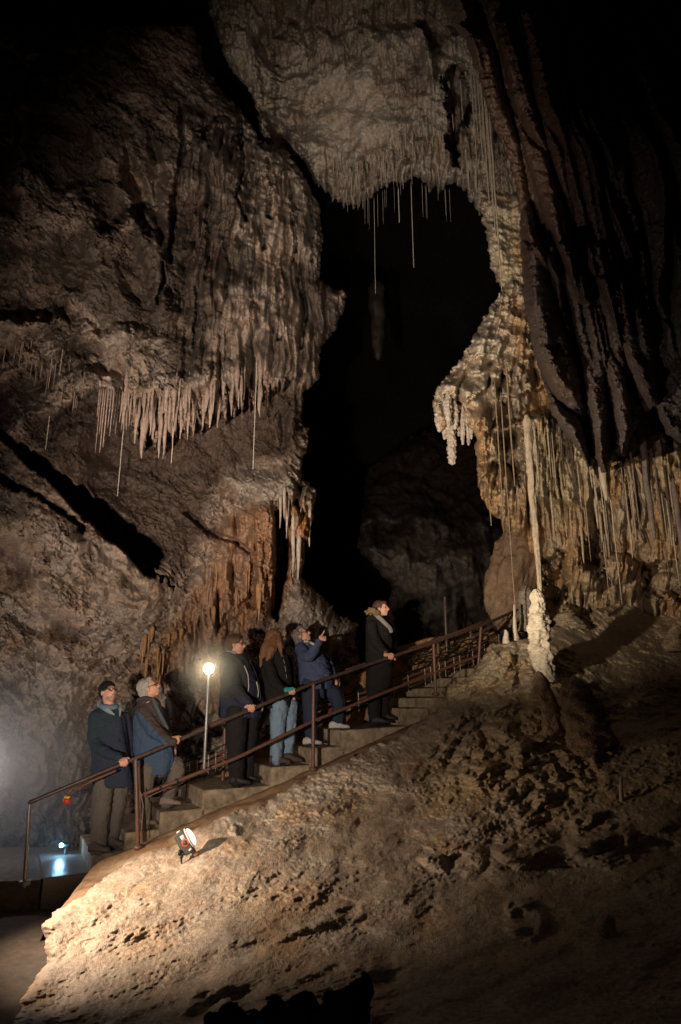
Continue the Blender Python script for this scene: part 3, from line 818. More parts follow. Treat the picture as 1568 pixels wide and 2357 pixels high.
# ============================ far rocks at the back of the passage
E = Sheet(700, 880, 1330, 1660, 3.0)
x, y = E.x, E.y
ctrl = [(820, 1000, 14), (1000, 950, 13.6), (1200, 1000, 12.6), (820, 1250, 12.4), (900, 1330, 12.3), (1050, 1250, 12.4), (1150, 1100, 12.8), (1000, 1400, 12.2), (1200, 1400, 12.0), (1300, 1300, 11.8), (900, 1600, 12.4), (1250, 1600, 12)]
Y = tps(ctrl, x, y); P = W(x, y, Y)
n_lo = fbm(P * 0.8 + 1100, 4); n_md = fbm(P * 2.2 + 1105, 4); n_hi = fbm(P * 7 + 1103, 3)
Y -= 0.6 * n_lo + 0.25 * n_md + 0.05 * n_hi
Y -= 0.6 * sstep(-10, 50, polyd(x + 14 * n_md, y + 14 * n_md, [(815, 1255), (860, 1240), (960, 1265), (1110, 1240), (1130, 1330), (1030, 1400), (930, 1390), (860, 1310)]))
Y -= 0.25 * ridged(np.stack([P[..., 0] * 3, P[..., 1], P[..., 2] * 0.5], -1) + 1110, 2) * sstep(1150, 1250, y)
sd = polyd(x, y, [(822, 1262), (832, 1180), (842, 1080), (860, 1060), (930, 1010), (1000, 980), (1100, 1000), (1180, 1080), (1400, 1150), (1400, 1700), (840, 1700), (880, 1400), (905, 1355), (858, 1305)]) + 6 * n_hi
cE = 0.38 * colmix((0.06, 0.046, 0.039), (sstep(-0.2, 0.4, n_md), (0.105, 0.092, 0.082)), (sstep(1260, 1190, y + 40 * n_md) * 0.94, (0.014, 0.009, 0.007)), (sstep(0, 40, polyd(x, y, [(815, 1255), (860, 1238), (960, 1265), (1110, 1240), (1130, 1330), (1030, 1400), (930, 1390), (860, 1310)])) * 0.5, (0.15, 0.13, 0.115)))  # darkness painted in: upper rock fades to black, lower ledge kept lighter
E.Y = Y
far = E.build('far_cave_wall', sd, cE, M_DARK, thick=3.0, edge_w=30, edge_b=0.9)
tag(far, 'dim grey rock far back in the passage above the rising stairs', 'rock wall', kind='structure')

# ============================ flowstone mound in the foreground
G = Sheet(-60, 1340, 1800, 2430)
x, y = G.x, G.y
ctrl = [(187, 2060, 6.85), (240, 2020, 7.05), (328, 1964, 7.3), (401, 1944, 7.38), (495, 1888, 7.55), (535, 1866, 7.7), (623, 1835, 7.9), (689, 1798, 8.1), (781, 1755, 8.35),
        (913, 1696, 8.65), (1001, 1637, 8.85), (1030, 1578, 9.05), (1101, 1528, 9.25), (1142, 1481, 9.3), (1250, 1450, 9.4),
        (100, 2130, 6.3), (105, 2210, 6.0), (60, 2280, 5.6), (25, 2357, 5.15), (-50, 2420, 4.8),
        (250, 2150, 6.15), (430, 2000, 6.95), (400, 2250, 5.35), (600, 2000, 6.6), (600, 2200, 5.35), (600, 2400, 4.3), (800, 1900, 7.1), (850, 2100, 5.7), (900, 2300, 4.5),
        (1000, 1800, 7.6), (1100, 2000, 5.9), (1100, 1650, 8.2), (1250, 1570, 8.25), (1250, 1750, 7.2), (1300, 1900, 6.2), (1300, 2100, 5.0), (1300, 2400, 3.7),
        (1500, 1500, 9.4), (1400, 1400, 10.6), (1568, 1395, 10.9), (1600, 1700, 6.9), (1600, 2000, 5.1), (1600, 2400, 3.4), (1450, 1600, 8.2)]
Y = tps(ctrl, x, y)
P = W(x, y, Y)
n_lo = fbm(P * 1.0 + 1300, 4); n_md = fbm(P * 2.8 + 1305, 4); n_hi = fbm(P * 8 + 1303, 4)
near = np.clip(Y / 8, 0.45, 1.2)
Y -= 0.16 * n_lo * near
# flow ripples running down to the left, and rounded terraces
fx = np.stack([(x + 2.2 * y) / 240.0 + 0.4 * n_lo, (2.2 * x - y) / 1500.0, 0 * x], -1)
rip = ridged(fx + 1310, 3)
tl = fbm(np.stack([(x + 2.4 * y) / 170.0, (2.4 * x - y) / 1100.0, 0 * x], -1) + 0.25 * n_md[..., None] + 1320, 2) * 1.6
ter = np.floor(tl * 3) / 3 + sstep(0.25, 0.75, (tl * 3) % 1.0) / 3
Y -= (0.03 * rip - 0.01 + 0.04 * tl + 0.004 * ter) * near
pop1 = worley(P * 6.5 + 0.5 * n_md[..., None]); pop2 = worley(P * 19 + 0.4 * n_hi[..., None])
popw = sstep(-0.05, 0.4, fbm(P * 0.9 + 1330, 4) + 0.30 * sstep(2000, 1780, y) + 0.2 * sstep(2150, 2330, y) + 0.25 * sstep(900, 1200, x))
Y -= popw * (0.035 * (0.5 - pop1) + 0.032 * (0.5 - pop2)) * near
gr_ = fbm(P * 26 + 1350, 3); mp_ = fbm(P * 7.5 + 1355, 4)
Y += 0.009 * sstep(0.30, 0.5, mp_) * near * (0.2 + 0.8 * popw)
Y -= (0.045 * n_md + (0.008 + 0.013 * popw) * n_hi + (0.008 + 0.011 * popw) * gr_) * near
# ragged lumps on the crest and the right flank
lump = sstep(0, 60, polyd(x, y, [(1130, 1480), (1240, 1440), (1420, 1560), (1420, 1800), (1250, 1960), (1100, 1850), (950, 1800), (1000, 1650)]))
Y -= lump * (0.22 * ridged(P * (3.0, 3.0, 1.6) + 1360, 3) - 0.1)
for bx, by, bw, bh, bd in ((1205, 1735, 26, 34, 0.3), (1175, 1540, 14, 40, 0.28), (1140, 1510, 12, 30, 0.2), (1020, 1830, 16, 22, 0.14), (1050, 1975, 90, 44, 0.14), (1210, 1950, 80, 60, 0.16), (1210, 2120, 60, 50, 0.12), (1390, 1940, 90, 70, 0.18), (1060, 1700, 60, 30, 0.15), (1110, 1780, 50, 40, 0.15), (540, 1912, 16, 14, 0.12)):
    q = 1 - ((x + 14 * n_md + 6 * n_hi - bx) / bw) ** 2 - ((y + 14 * n_md + 6 * n_hi - by) / bh) ** 2
    Y -= bd * sstep(0, 0.7, q) * (0.6 + 0.9 * n_md)
# hollow under the overhanging lip
hol = [(470, 2335), (510, 2318), (548, 2312), (566, 2326), (590, 2326), (602, 2338), (616, 2306), (640, 2296), (660, 2318), (682, 2298), (705, 2284), (722, 2290), (737, 2320), (752, 2284), (780, 2278), (806, 2262), (838, 2244), (856, 2250), (862, 2290), (850, 2340), (856, 2470), (470, 2470)]
hd = polyd(x + 6 * n_hi, y + 12 * n_hi + 8 * n_md, hol)
Y -= 0.12 * sstep(70, 0, np.abs(hd)) * (hd < 0) * (0.4 + n_md)
Y += 1.5 * sstep(-2, 6, hd)
sil = [(-80, 2450), (25, 2357), (60, 2282), (106, 2215), (103, 2170), (101, 2130), (130, 2092), (170, 2068), (187, 2060), (240, 2020), (284, 1985), (328, 1964), (372, 1954), (401, 1942), (454, 1905), (495, 1888), (535, 1866), (614, 1851),
       (623, 1835), (652, 1818), (689, 1798), (733, 1771), (781, 1755), (837, 1728), (913, 1696), (954, 1666), (1001, 1637), (1027, 1608), (1030, 1578), (1071, 1563), (1101, 1528), (1127, 1483), (1142, 1479),
       (1180, 1476), (1240, 1462), (1300, 1430), (1390, 1392), (1460, 1372), (1900, 1360), (1900, 2450)]
sd = polyd(x, y, sil) + 5 * n_hi + 5 * (0.5 - pop1) + 4 * n_md
mott = sstep(-0.25, 0.4, fbm(P * 1.3 + 1380, 4)); mt2 = sstep(0, 0.45, fbm(P * 3.3 + 1390, 4))
rgt = sstep(1050, 1350, x + 0.3 * (y - 1900))
up_r = sstep(40, 160, polyd(x, y, [(1300, 1380), (1700, 1340), (1700, 1800), (1420, 1780), (1380, 1560)]))
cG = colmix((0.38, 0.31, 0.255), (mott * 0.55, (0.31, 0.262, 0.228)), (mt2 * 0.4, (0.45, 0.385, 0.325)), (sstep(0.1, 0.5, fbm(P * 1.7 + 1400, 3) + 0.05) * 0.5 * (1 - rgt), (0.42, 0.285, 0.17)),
            (popw * sstep(0.55, 0.25, pop1) * 0.35, (0.55, 0.47, 0.37)), (rgt * 0.5, (0.27, 0.205, 0.14)), (sstep(900, 1050, x) * sstep(1960, 1800, y) * popw * 0.5, (0.42, 0.32, 0.19)), (up_r * 0.75, (0.15, 0.11, 0.085)),  # right flank painted darker, light falloff put into the colour
            (sstep(0.28, 0.5, mp_) * 0.3, (0.22, 0.16, 0.12)), (sstep(0.7, 1.0, rip) * 0.25, (0.55, 0.46, 0.36)), (sstep(-2, 6, hd), (0.06, 0.05, 0.045)))  # hollow under the lip coloured dark as its shade
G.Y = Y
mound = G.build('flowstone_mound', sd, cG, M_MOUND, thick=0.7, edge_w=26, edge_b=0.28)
tag(mound, 'rough pale flowstone slope in the foreground below the handrail', 'rock slope', kind='structure')
# ------------------------------------------------------------------ floor, stairs, rails
M_CONC = plain_mat('concrete', (0.29, 0.22, 0.15), 0.85, scale=9, vary=0.55, bump=0.6, bd=0.012)
M_CONCW = plain_mat('wet_concrete', (0.20, 0.19, 0.18), 0.32, scale=60, vary=0.3, bump=0.5, bd=0.006, spec=0.6)
M_RAILD = plain_mat('dark_rail', (0.055, 0.034, 0.027), 0.45, scale=22, vary=0.45, bump=0.25, spec=0.45)  # darker rail brown for the top rail and guard rail
M_RAIL = plain_mat('brown_rail_paint', (0.12, 0.056, 0.040), 0.45, scale=30, vary=0.3, bump=0.1, spec=0.5)
M_GALV = plain_mat('galvanised_pipe', (0.26, 0.25, 0.24), 0.42, 0.5, scale=60, vary=0.2, bump=0.05)
M_BLKP = plain_mat('black_plastic', (0.02, 0.02, 0.02), 0.45, scale=40, vary=0.2, bump=0.05)
M_WHT = plain_mat('white_plastic', (0.7, 0.68, 0.64), 0.5, scale=50, vary=0.1, bump=0.05)
M_RED = plain_mat('red_cap_paint', (0.60, 0.03, 0.025), 0.35, scale=50, vary=0.2, bump=0.05, spec=0.6)
M_YEL = plain_mat('yellow_band', (0.65, 0.38, 0.05), 0.45, scale=50, vary=0.15, bump=0.05)


def railY(X): return 8.75 + 0.476 * (X + 0.33)
def edgeY(X): return 7.93 + 0.476 * (X + 2.62)
def rampz(X): return np.where(X < 0.1, 0.40 + 0.372 * (X + 2.22), 1.263 + 0.40 * (X - 0.1))
U = np.array([1, 0.476, 0]) / math.hypot(1, 0.476)     # up the stairs, in plan
N_ = np.array([-0.476, 1, 0]) / math.hypot(1, 0.476)   # away from the camera


def Xat(px, py_guess, off=0.0):
    """X on the stair line (offset off metres behind its near edge) seen at column px"""
    lo, hi = -6.0, 6.0
    for _ in range(50):
        X = (lo + hi) / 2
        Yv = edgeY(X) + off
        z = float(rampz(np.array(X))) + py_guess
        p = proj(np.array([X, Yv, z]))[0]
        if p < px: lo = X
        else: hi = X
    return X


# cave floor: one big uneven sheet
gx, gy = np.meshgrid(np.linspace(-14, 14, 141), np.linspace(-4, 22, 131))
gP = np.stack([gx, gy, 0 * gx], -1)
gz = -0.16 + 0.05 * fbm(gP * 0.8 + 30, 4) + 0.02 * fbm(gP * 3 + 31, 3)
idx = np.arange(gx.size).reshape(gx.shape)
q = np.stack([idx[:-1, :-1].ravel(), idx[:-1, 1:].ravel(), idx[1:, 1:].ravel(), idx[1:, :-1].ravel()], -1)
fc = colmix((0.075, 0.06, 0.05), (sstep(-0.2, 0.4, fbm(gP * 1.5 + 33, 4)), (0.05, 0.042, 0.037)))
o = mkobj('cave_floor', np.stack([gx, gy, gz], -1).reshape(-1, 3), q, M_EARTH, col=fc.reshape(-1, 3)); tag(o, kind='structure')

# trodden earth ramp beside the steps
us = np.linspace(-2.95, 2.6, 260); vs = np.linspace(-1.15, 0.04, 70)
uu, vv = np.meshgrid(us, vs)
rx = uu; ry = edgeY(uu) + vv
rP = np.stack([rx, ry, 0 * rx], -1)
rz = rampz(uu) - 0.02 + 0.22 * np.minimum(vv + 0.25, 0) + 0.02 * fbm(rP * 3 + 50, 4) - 0.7 * sstep(-2.5, -2.95, uu)
idx = np.arange(uu.size).reshape(uu.shape)
q = np.stack([idx[:-1, :-1].ravel(), idx[:-1, 1:].ravel(), idx[1:, 1:].ravel(), idx[1:, :-1].ravel()], -1)
rc = colmix((0.27, 0.175, 0.105), (sstep(0, 0.4, fbm(rP * (2, 6, 2) + 52, 4)), (0.17, 0.095, 0.055)), (sstep(0.1, 0.5, fbm(rP * 2 + 54, 3)), (0.33, 0.25, 0.17)))
o = mkobj('earth_ramp', np.stack([rx, ry, rz], -1).reshape(-1, 3), q, M_EARTH, col=rc.reshape(-1, 3)); tag(o, kind='structure')

# staircase
stairs = empty('staircase', (-2.62, 8.4, 0), 'concrete steps climbing from lower left to the right behind the handrail', 'stairs')
near = [(111, 0.144), (212, 0.316), (290, 0.51), (369, 0.695), (467.5, 0.898), (624, 1.115), (717, 1.32), (788, 1.525), (944, 1.79), (985, 1.93), (1035, 2.07), (1085, 2.22), (1140, 2.37)]
SX = []
for i, (px, z) in enumerate(near):
    lo, hi = -6.0, 6.0
    for _ in range(50):
        X = (lo + hi) / 2
        if proj(np.array([X, edgeY(X), z]))[0] < px: lo = X
        else: hi = X
    SX.append(X)
for i, (px, z) in enumerate(near):
    X0 = SX[i]; X1 = SX[i + 1] if i + 1 < len(SX) else SX[i] + 0.8
    if i == 0: X0 = -3.04
    tilt = 0.045 if i == 7 else 0.012
    mb = MB()
    p0 = np.array([X0, edgeY(X0), 0]); p1 = np.array([X1, edgeY(X1), 0])
    dpt = 1.25
    zb = z - 0.5 if i else -0.35
    wob = 0.0
    bz = 0.012
    # top with rounded nosing, profile along the run
    e = 0.004 * (i % 2)
    prof = [(p0, zb), (p0, z - bz), (p0 + U * bz, z), (p1 + U * 0.03, z + tilt - 0.004), (p1 + U * 0.03, zb)]
    V = []; k = len(prof)
    for off in (0, bz, dpt):
        for (p, zz) in prof:
            r = p + N_ * off
            V.append((r[0], r[1], zz - (bz if off == 0 and zz > zb else 0)))
    Fc = []
    for a in (0, 1):
        for j in range(k):
            j2 = (j + 1) % k
            Fc.append((a * k + j, (a + 1) * k + j, (a + 1) * k + j2, a * k + j2))
    Fc.append(tuple(range(k))); Fc.append(tuple(range(3 * k - 1, 2 * k - 1, -1)))
    mb.add(V, Fc)
    so = mb.obj('step', M_CONCW if i == 0 else M_CONC, stairs, smooth=False)
    if i == 0: tag(so, 'wet bluish lowest step')

# landing slab on the left, level with the foot of the end post
mb = MB()
lv = [(-6.2, 7.30), (-3.07, 7.70), (-3.07, 9.3), (-6.2, 9.3)]
V = [(a, b, -0.35) for a, b in lv] + [(a, b, 0.132) for a, b in lv]
mb.add(V, [(3, 2, 1, 0), (4, 5, 6, 7), (0, 1, 5, 4), (1, 2, 6, 5), (2, 3, 7, 6), (3, 0, 4, 7)])
o = mb.obj('landing', plain_mat('dark_concrete', (0.13, 0.108, 0.09), 0.8, scale=14, vary=0.4, bump=0.4, bd=0.01), smooth=False); tag(o, kind='structure')

# low ochre bank of earth and rock behind the stairs
us = np.linspace(-2.9, 3.6, 330); hs = np.linspace(-0.6, 1.0, 90)
uu, hh = np.meshgrid(us, hs)
top = np.interp(uu, [-2.9, -1.9, -0.8, 0.2, 0.9, 1.7, 2.6, 3.6], [0.12, 0.3, 0.62, 0.95, 1.22, 1.10, 0.85, 0.6]) + 0.06 * fbm(np.stack([uu * 1.5, 0 * uu, 0 * uu], -1) + 60, 3)
bz_ = rampz(uu) + np.where(hh > 0, hh * top, hh)
by_ = edgeY(uu) + 1.36 + 0.12 * np.clip(hh, 0, 1) + 0.9 * sstep(0.93, 1.0, hh)
bP = np.stack([uu, by_, bz_], -1)
nb = fbm(bP * 2.2 + 65, 4)
by_ = by_ + 0.10 * nb + 0.03 * fbm(bP * 9 + 66, 3)
idx = np.arange(uu.size).reshape(uu.shape)
q = np.stack([idx[:-1, :-1].ravel(), idx[:-1, 1:].ravel(), idx[1:, 1:].ravel(), idx[1:, :-1].ravel()], -1)
bc = colmix((0.34, 0.19, 0.085), (sstep(0, 0.5, nb), (0.26, 0.15, 0.075)), (sstep(-0.6, -2.0, uu) * 0.6, (0.24, 0.17, 0.11)))
o = mkobj('earth_bank', np.stack([uu, by_, bz_], -1).reshape(-1, 3), q, M_EARTH, col=bc.reshape(-1, 3)); tag(o, kind='structure')

# ------------------------------------------------------------------ rails
def pipe(pts, r, n=12):
    mb = MB(); mb.tube(pts, r, n); return mb


T1 = W(69, 1847, 7.47); T2 = np.array([-2.22, 7.85, 1.293]); T3 = np.array([-0.335, 8.75, 2.105]); T4 = np.array([1.28, 9.53, 2.66]); T5 = np.array([2.02, 9.9, 2.93]); T6 = np.array([2.75, 10.6, 3.25])
TOP = [T1, T2, T3, T4, T5, T6]
MID = [W(328, 1829, 7.85), W(540, 1747, 8.29), W(720, 1660, 8.75), W(1001, 1548, 9.53), W(1098, 1511, 9.9), W(1175, 1470, 10.6)]
BASE = [W(57, 2030, 7.45), W(319, 1948, 7.83), W(721, 1768, 8.74), W(1003, 1596, 9.53), W(1100, 1540, 9.9)]


def top_at(px):
    """point of the top rail seen at column px"""
    for a, b in zip(TOP[:-1], TOP[1:]):
        pa, pb = proj(a)[0], proj(b)[0]
        if pa <= px <= pb:
            lo, hi = 0.0, 1.0
            for _ in range(40):
                m = (lo + hi) / 2
                if proj(a + (b - a) * m)[0] < px: lo = m
                else: hi = m
            return a + (b - a) * m, (b - a) / np.linalg.norm(b - a)


fr = empty('handrail', tuple(BASE[1]), 'brown painted pipe handrail on the near side of the stairs, gripped by the visitors', 'handrail', 'handrails of the stairs')
mb = MB(); mb.tube([T1, T1 + (T2 - T1) * 0.5, T2, T3, T4, T5, T6], 0.022, 14); mb.obj('top_rail', M_RAILD, fr)
mb = MB(); mb.tube(MID, 0.020, 14); mb.obj('mid_rail', M_RAIL, fr)
for i, (b, t) in enumerate(zip(BASE, TOP)):
    mb = MB(); mb.tube([b - np.array([0, 0, 0.04]), t - np.array([0, 0, 0.02])], 0.022 if i else 0.018, 14)
    mb.tube([b + np.array([0, 0, -0.03]), b + np.array([0, 0, 0.012])], 0.05 if i else 0.055, 14, caps=False)
    po = mb.obj('post', M_GALV if i == 0 else M_RAIL, fr)
    if i == 0: tag(po, 'bare grey end post')
# tape rings and clips on the mid rail
for k, f in enumerate((0.18, 0.36, 0.72)):
    c = MID[0] + (MID[1] - MID[0]) * f; d = (MID[1] - MID[0]) / np.linalg.norm(MID[1] - MID[0])
    mb = MB(); mb.tube([c - d * 0.012, c + d * 0.012], 0.0275, 14, caps=False); mb.obj('tape_ring', M_BLKP, fr)

# cable running beneath the rail, ends in a red cap
cab = empty('cable_conduit', tuple(W(200, 1790, 7.6)), 'thin brown conduit bending down from the rail and ending in a red and yellow cap', 'conduit')
c0, d0 = top_at(268); c1, _ = top_at(215); c2, _ = top_at(186)
off = np.array([0, -0.03, -0.045])
cap_t = W(155, 1832, 7.55)
mb = MB(); mb.tube([c0 + off, c1 + off, c2 + off + np.array([0, 0, -0.012]), W(171, 1812, 7.56), W(160, 1822, 7.55), cap_t + (0, 0, 0.02), cap_t], 0.013, 12); mb.obj('pipe', M_RAIL, cab)
mb = MB(); mb.tube([cap_t + (0, 0, 0.0), cap_t - (0, 0, 0.022)], 0.031, 16, caps=False); mb.obj('band', M_YEL, cab)
mb = MB(); mb.tube([cap_t - (0, 0, 0.024), cap_t - (0, 0, 0.07)], 0.034, 16, caps=False)
mb.obj('red_cap', M_RED, cab)
mb = MB(); mb.tube([BASE[1] + (0.03, -0.03, 0.08), BASE[1] + (0.028, -0.03, 0.4), BASE[1] * 0.35 + T2 * 0.65 + (0.034, -0.025, 0), MID[0] + (0.04, -0.03, -0.03), MID[0] + (MID[1] - MID[0]) * 0.3 + (0, -0.03, -0.03)], 0.007, 8)
o = mb.obj('power_cable', M_RAIL, origin=tuple(BASE[1])); tag(o, 'thin cable strapped along the second post and lower rail', 'cable')

# rear handrail
rr = empty('handrail', (-1.9, 9.25, 0.5), 'brown pipe handrail on the far side of the stairs, in the shadow behind the visitors', 'handrail', 'handrails of the stairs')
RO = np.array([-0.05, 1.18, 0.05])
RT = [T2 + RO + (0.12, 0.05, 0.04), T2 * 0.6 + T3 * 0.4 + RO, T3 + RO, T4 + RO, T5 + RO, T6 + RO]
mb = MB(); mb.tube(RT, 0.024, 12); mb.obj('top_rail', M_RAIL, rr)
mb = MB(); mb.tube([p - np.array([0, 0, 0.47]) for p in RT], 0.022, 12); mb.obj('mid_rail', M_RAIL, rr)
for f in (0.05, 1.0, 1.9, 2.55, 3.4, 4.2):
    i = int(f); p = RT[i] + (RT[i + 1] - RT[i]) * (f - i)
    mb = MB(); mb.tube([np.array([p[0], p[1], float(rampz(np.array(p[0]))) - 0.15]), p - (0, 0, 0.02)], 0.024, 12); mb.obj('post', M_RAIL, rr)
# bundle of cables tied along the rear rail with pale ties
cb = empty('cable_bundle', (-1.6, 9.2, 0.9), 'bundle of dark pipes and cables held by pale ties along the far handrail', 'cables')
lines = []
for j, (dz, dy, r) in enumerate(((-0.40, -0.05, 0.02), (-0.50, -0.06, 0.016), (-0.58, -0.05, 0.013), (-0.34, -0.03, 0.009))):
    pts = []
    for i in range(5):
        for f in (0, 0.33, 0.66):
            p = RT[i] + (RT[i + 1] - RT[i]) * f + np.array([0, dy, dz - 0.012 * math.sin(i * 2.1 + f * 5 + j)])
            pts.append(p)
    lines.append(pts)
    mb = MB(); mb.tube(pts, r, 8); mb.obj('cable', M_RAIL if j < 2 else M_BLKP, cb)
for i in range(1, 14):
    for s_ in (0.2, 0.6):
        a = lines[0][i] * (1 - s_) + lines[0][min(i + 1, 14)] * s_; b = lines[2][i] * (1 - s_) + lines[2][min(i + 1, 14)] * s_
        mb = MB(); mb.tube([a + (0, -0.02, 0.035), a + (0.003, -0.024, 0), b + (0.006, -0.02, 0), b + (0.01, -0.015, -0.03)], 0.0035, 6); mb.obj('cable_tie', M_WHT, cb)
# tangled black cables further up on the right, one loop over the rocks
mb = MB()
for k in range(9):
    pts = []
    for i in range(12):
        px = 940 + i * 16 + random.uniform(-6, 6); py = 1545 - i * 6 - k * 5 + 12 * math.sin(i * 0.9 + k * 1.7)
        pts.append(W(px, py, 10.6 + 0.05 * k + 0.04 * i))
    mb.tube(pts, 0.009, 6)
mb.tube([W(1098, 1448, 10.2), W(1120, 1462, 10.2), W(1135, 1474, 10.2), W(1130, 1488, 10.2), W(1105, 1492, 10.2)], 0.014, 8)
o = mb.obj('cable_tangle', M_BLKP, origin=tuple(W(1000, 1520, 10.7))); tag(o, 'tangle of black cables behind the rail at the top of the stairs', 'cables')
# guard rail at the top, dim, with a tall post
gr = empty('guard_rail', tuple(W(1030, 1500, 10.9)), 'dim brown guard rail where the stairs disappear at the top', 'handrail')
mb = MB(); mb.tube([W(1090, 1466, 11.0), W(1160, 1425, 11.2), W(1240, 1402, 11.4), W(1310, 1380, 11.6)], 0.03, 10); mb.obj('rail', M_RAILD, gr)
for px, y0, y1 in ((1029, 1376, 1500), (1150, 1425, 1490)):
    mb = MB(); mb.tube([W(px, y1, 11.0), np.array([*W(px, y1, 11.0)[:2], W(px, y0, 11.0)[2]])], 0.026, 10); mb.obj('post', M_RAILD, gr)

# ------------------------------------------------------------------ lamps that are in the picture
lp = W(470, 1768, 8.05)
lt = np.array([lp[0], lp[1], W(472, 1552, 8.05)[2]])
lamp = empty('pole_lamp', tuple(lp), 'slim silver pole lamp with a glowing round bulb fixed to the rail', 'lamp')
mb = MB(); mb.tube([lp, lt], 0.017, 14); mb.obj('pole', M_GALV, lamp)
bc_ = W(481, 1539, 8.05)
mb = MB(); mb.ell(bc_, (0.058, 0.05, 0.058), n=24, m=16)
mb.obj('bulb', emit_mat('lit_bulb', (1.0, 0.82, 0.5), 30.0), lamp)
mb = MB(); mb.tube([bc_ + (0, 0.02, 0), bc_ + (0, 0.06, 0)], [0.062, 0.05], 20, caps=False); mb.tube([lt, lt + (0.0, 0.03, 0.05), bc_ + (-0.03, 0.05, 0.06), bc_ + (-0.03, 0.05, 0.075)], 0.012, 8)
mb.obj('reflector', M_GALV, lamp)

bl_p = W(143, 1945, 8.75)
led = empty('led_lamp', (bl_p[0], bl_p[1], 0.14), 'small blue white LED lamp shining low behind the wet bottom step', 'lamp')
mb = MB(); mb.ell(bl_p + (0, -0.02, 0), (0.022, 0.016, 0.022), n=14, m=8); mb.obj('light_emitting_diode', emit_mat('blue_white_light', (0.35, 0.75, 1.0), 90.0), led)
mb = MB(); mb.box(bl_p + (0.03, 0.03, -0.012), (0.055, 0.03, 0.022), bev=0.006); mb.box(bl_p + (0.10, 0.03, -0.02), (0.03, 0.012, 0.012), bev=0.003); mb.obj('housing', M_BLKP, led)
mb = MB(); mb.tube([bl_p + (0.03, 0.03, -0.03), (bl_p[0] + 0.03, bl_p[1] + 0.03, 0.15)], 0.009, 8); mb.obj('stand', M_GALV, led)

# lantern lying on the flowstone
M_LBODY = plain_mat('grey_lantern_body', (0.07, 0.065, 0.06), 0.5, scale=60, vary=0.2, bump=0.1)
M_ORNG = plain_mat('orange_plastic', (0.65, 0.13, 0.05), 0.45, scale=60, vary=0.1, bump=0.05)
mgl, ntg, bg = mat_new('clear_lens'); bg.inputs['Base Color'].default_value = (0.9, 0.86, 0.78, 1); bg.inputs['Roughness'].default_value = 0.2
bg.inputs['Emission Color'].default_value = (1, 0.86, 0.66, 1); bg.inputs['Emission Strength'].default_value = 1.6
LY = 7.05
lc = W(427, 1938, LY)
sc_l = float(mpp(427, 1938, LY))
ax = np.array([math.sin(math.radians(33)), 0, math.cos(math.radians(33))])      # long axis of the body, in the picture plane it leans left at the top
axL = np.array([-ax[0], 0, ax[2]])                                              # up along the body
axF = np.array([ax[2], 0.16, ax[0]]); axF /= np.linalg.norm(axF)               # where the lens looks
axD = np.cross(axL, axF)
RL = np.stack([axF, axD, axL], 1)
lan = empty('lantern', tuple(W(432, 1975, LY)), 'grey and orange lantern with a bright clear lens lying on the flowstone slope', 'lantern')
u_ = sc_l * 0.88
mb = MB(); mb.box(lc - axF * 2 * u_, (13 * u_, 13 * u_, 30 * u_), RL, bev=3 * u_); mb.box(lc - axL * 31 * u_ + axF * 6 * u_, (6 * u_, 7 * u_, 8 * u_), RL, bev=2 * u_); mb.box(lc - axF * 17.0 * u_, (2.2 * u_, 8 * u_, 26 * u_), RL, bev=1 * u_)
mb.obj('body', M_LBODY, lan, auto=40)
mb = MB(); c_ = lc + axF * 15 * u_ + axL * 3 * u_
mb.tube([c_ - axF * 4 * u_, c_ - axF * 1 * u_, c_ + axF * 1 * u_], [26 * u_, 27 * u_, 24 * u_], 28, caps=False); mb.obj('lens_ring', M_WHT, lan)
mb = MB(); mb.ell(c_ + axF * 2.5 * u_, (9 * u_, 22 * u_, 23 * u_), RL, 24, 14); mb.obj('lens', mgl, lan)
dc = lc - axD * 12.5 * u_ - axL * 1 * u_ if axD[1] > 0 else lc + axD * 12.5 * u_ - axL * 1 * u_
nd_ = -axD if axD[1] > 0 else axD
ring = MB()
tt = np.linspace(0, 2 * math.pi, 25)
ring.tube([dc + nd_ * 0.5 * u_ + (axF * math.cos(t) + axL * math.sin(t)) * 7.6 * u_ for t in tt], 1.4 * u_, 8, caps=False); ring.obj('dial_ring', M_ORNG, lan)
mb = MB(); mb.tube([dc, dc + nd_ * 2 * u_], [6 * u_, 5 * u_], 18, caps=False); mb.box(dc + nd_ * 2.5 * u_, (1.2 * u_, 1.2 * u_, 5 * u_), RL, bev=0.4 * u_); mb.obj('dial', M_LBODY, lan)
for pc_, hh in ((dc + axL * 15 * u_ + nd_ * 0.4 * u_, (4.5, 0.8, 5.5)), (lc + axL * 31 * u_ - axF * 3 * u_, (5, 5, 2)), (lc - axL * 22 * u_ + nd_ * 13.4 * u_ + axF * 3 * u_, (4, 0.8, 2))):
    mb = MB(); mb.box(pc_, np.array(hh) * u_, RL, bev=0.3 * u_); mb.obj('switch_plate', M_WHT, lan)
mb = MB(); mb.box(lc - axL * 38 * u_ + axF * 8 * u_, (7 * u_, 7.5 * u_, 2 * u_), RL, bev=0.6 * u_); mb.obj('orange_collar', M_ORNG, lan)
mb = MB(); mb.box(lc - axL * 41.5 * u_ + axF * 8 * u_, (5 * u_, 6 * u_, 1.6 * u_), RL, bev=0.5 * u_); mb.obj('foot_cap', M_WHT, lan)
fp = W(414, 1963, LY - 0.05)
mb = MB(); mb.ell(fp, (5.5 * u_, 6 * u_, 8 * u_)); mb.ell(fp + (5 * u_, 0, -9 * u_), (4.5 * u_, 5 * u_, 6 * u_)); mb.tube([fp + (5 * u_, 0, -10 * u_), fp + (6 * u_, 0.0, -24 * u_)], [3 * u_, 2.2 * u_], 10)
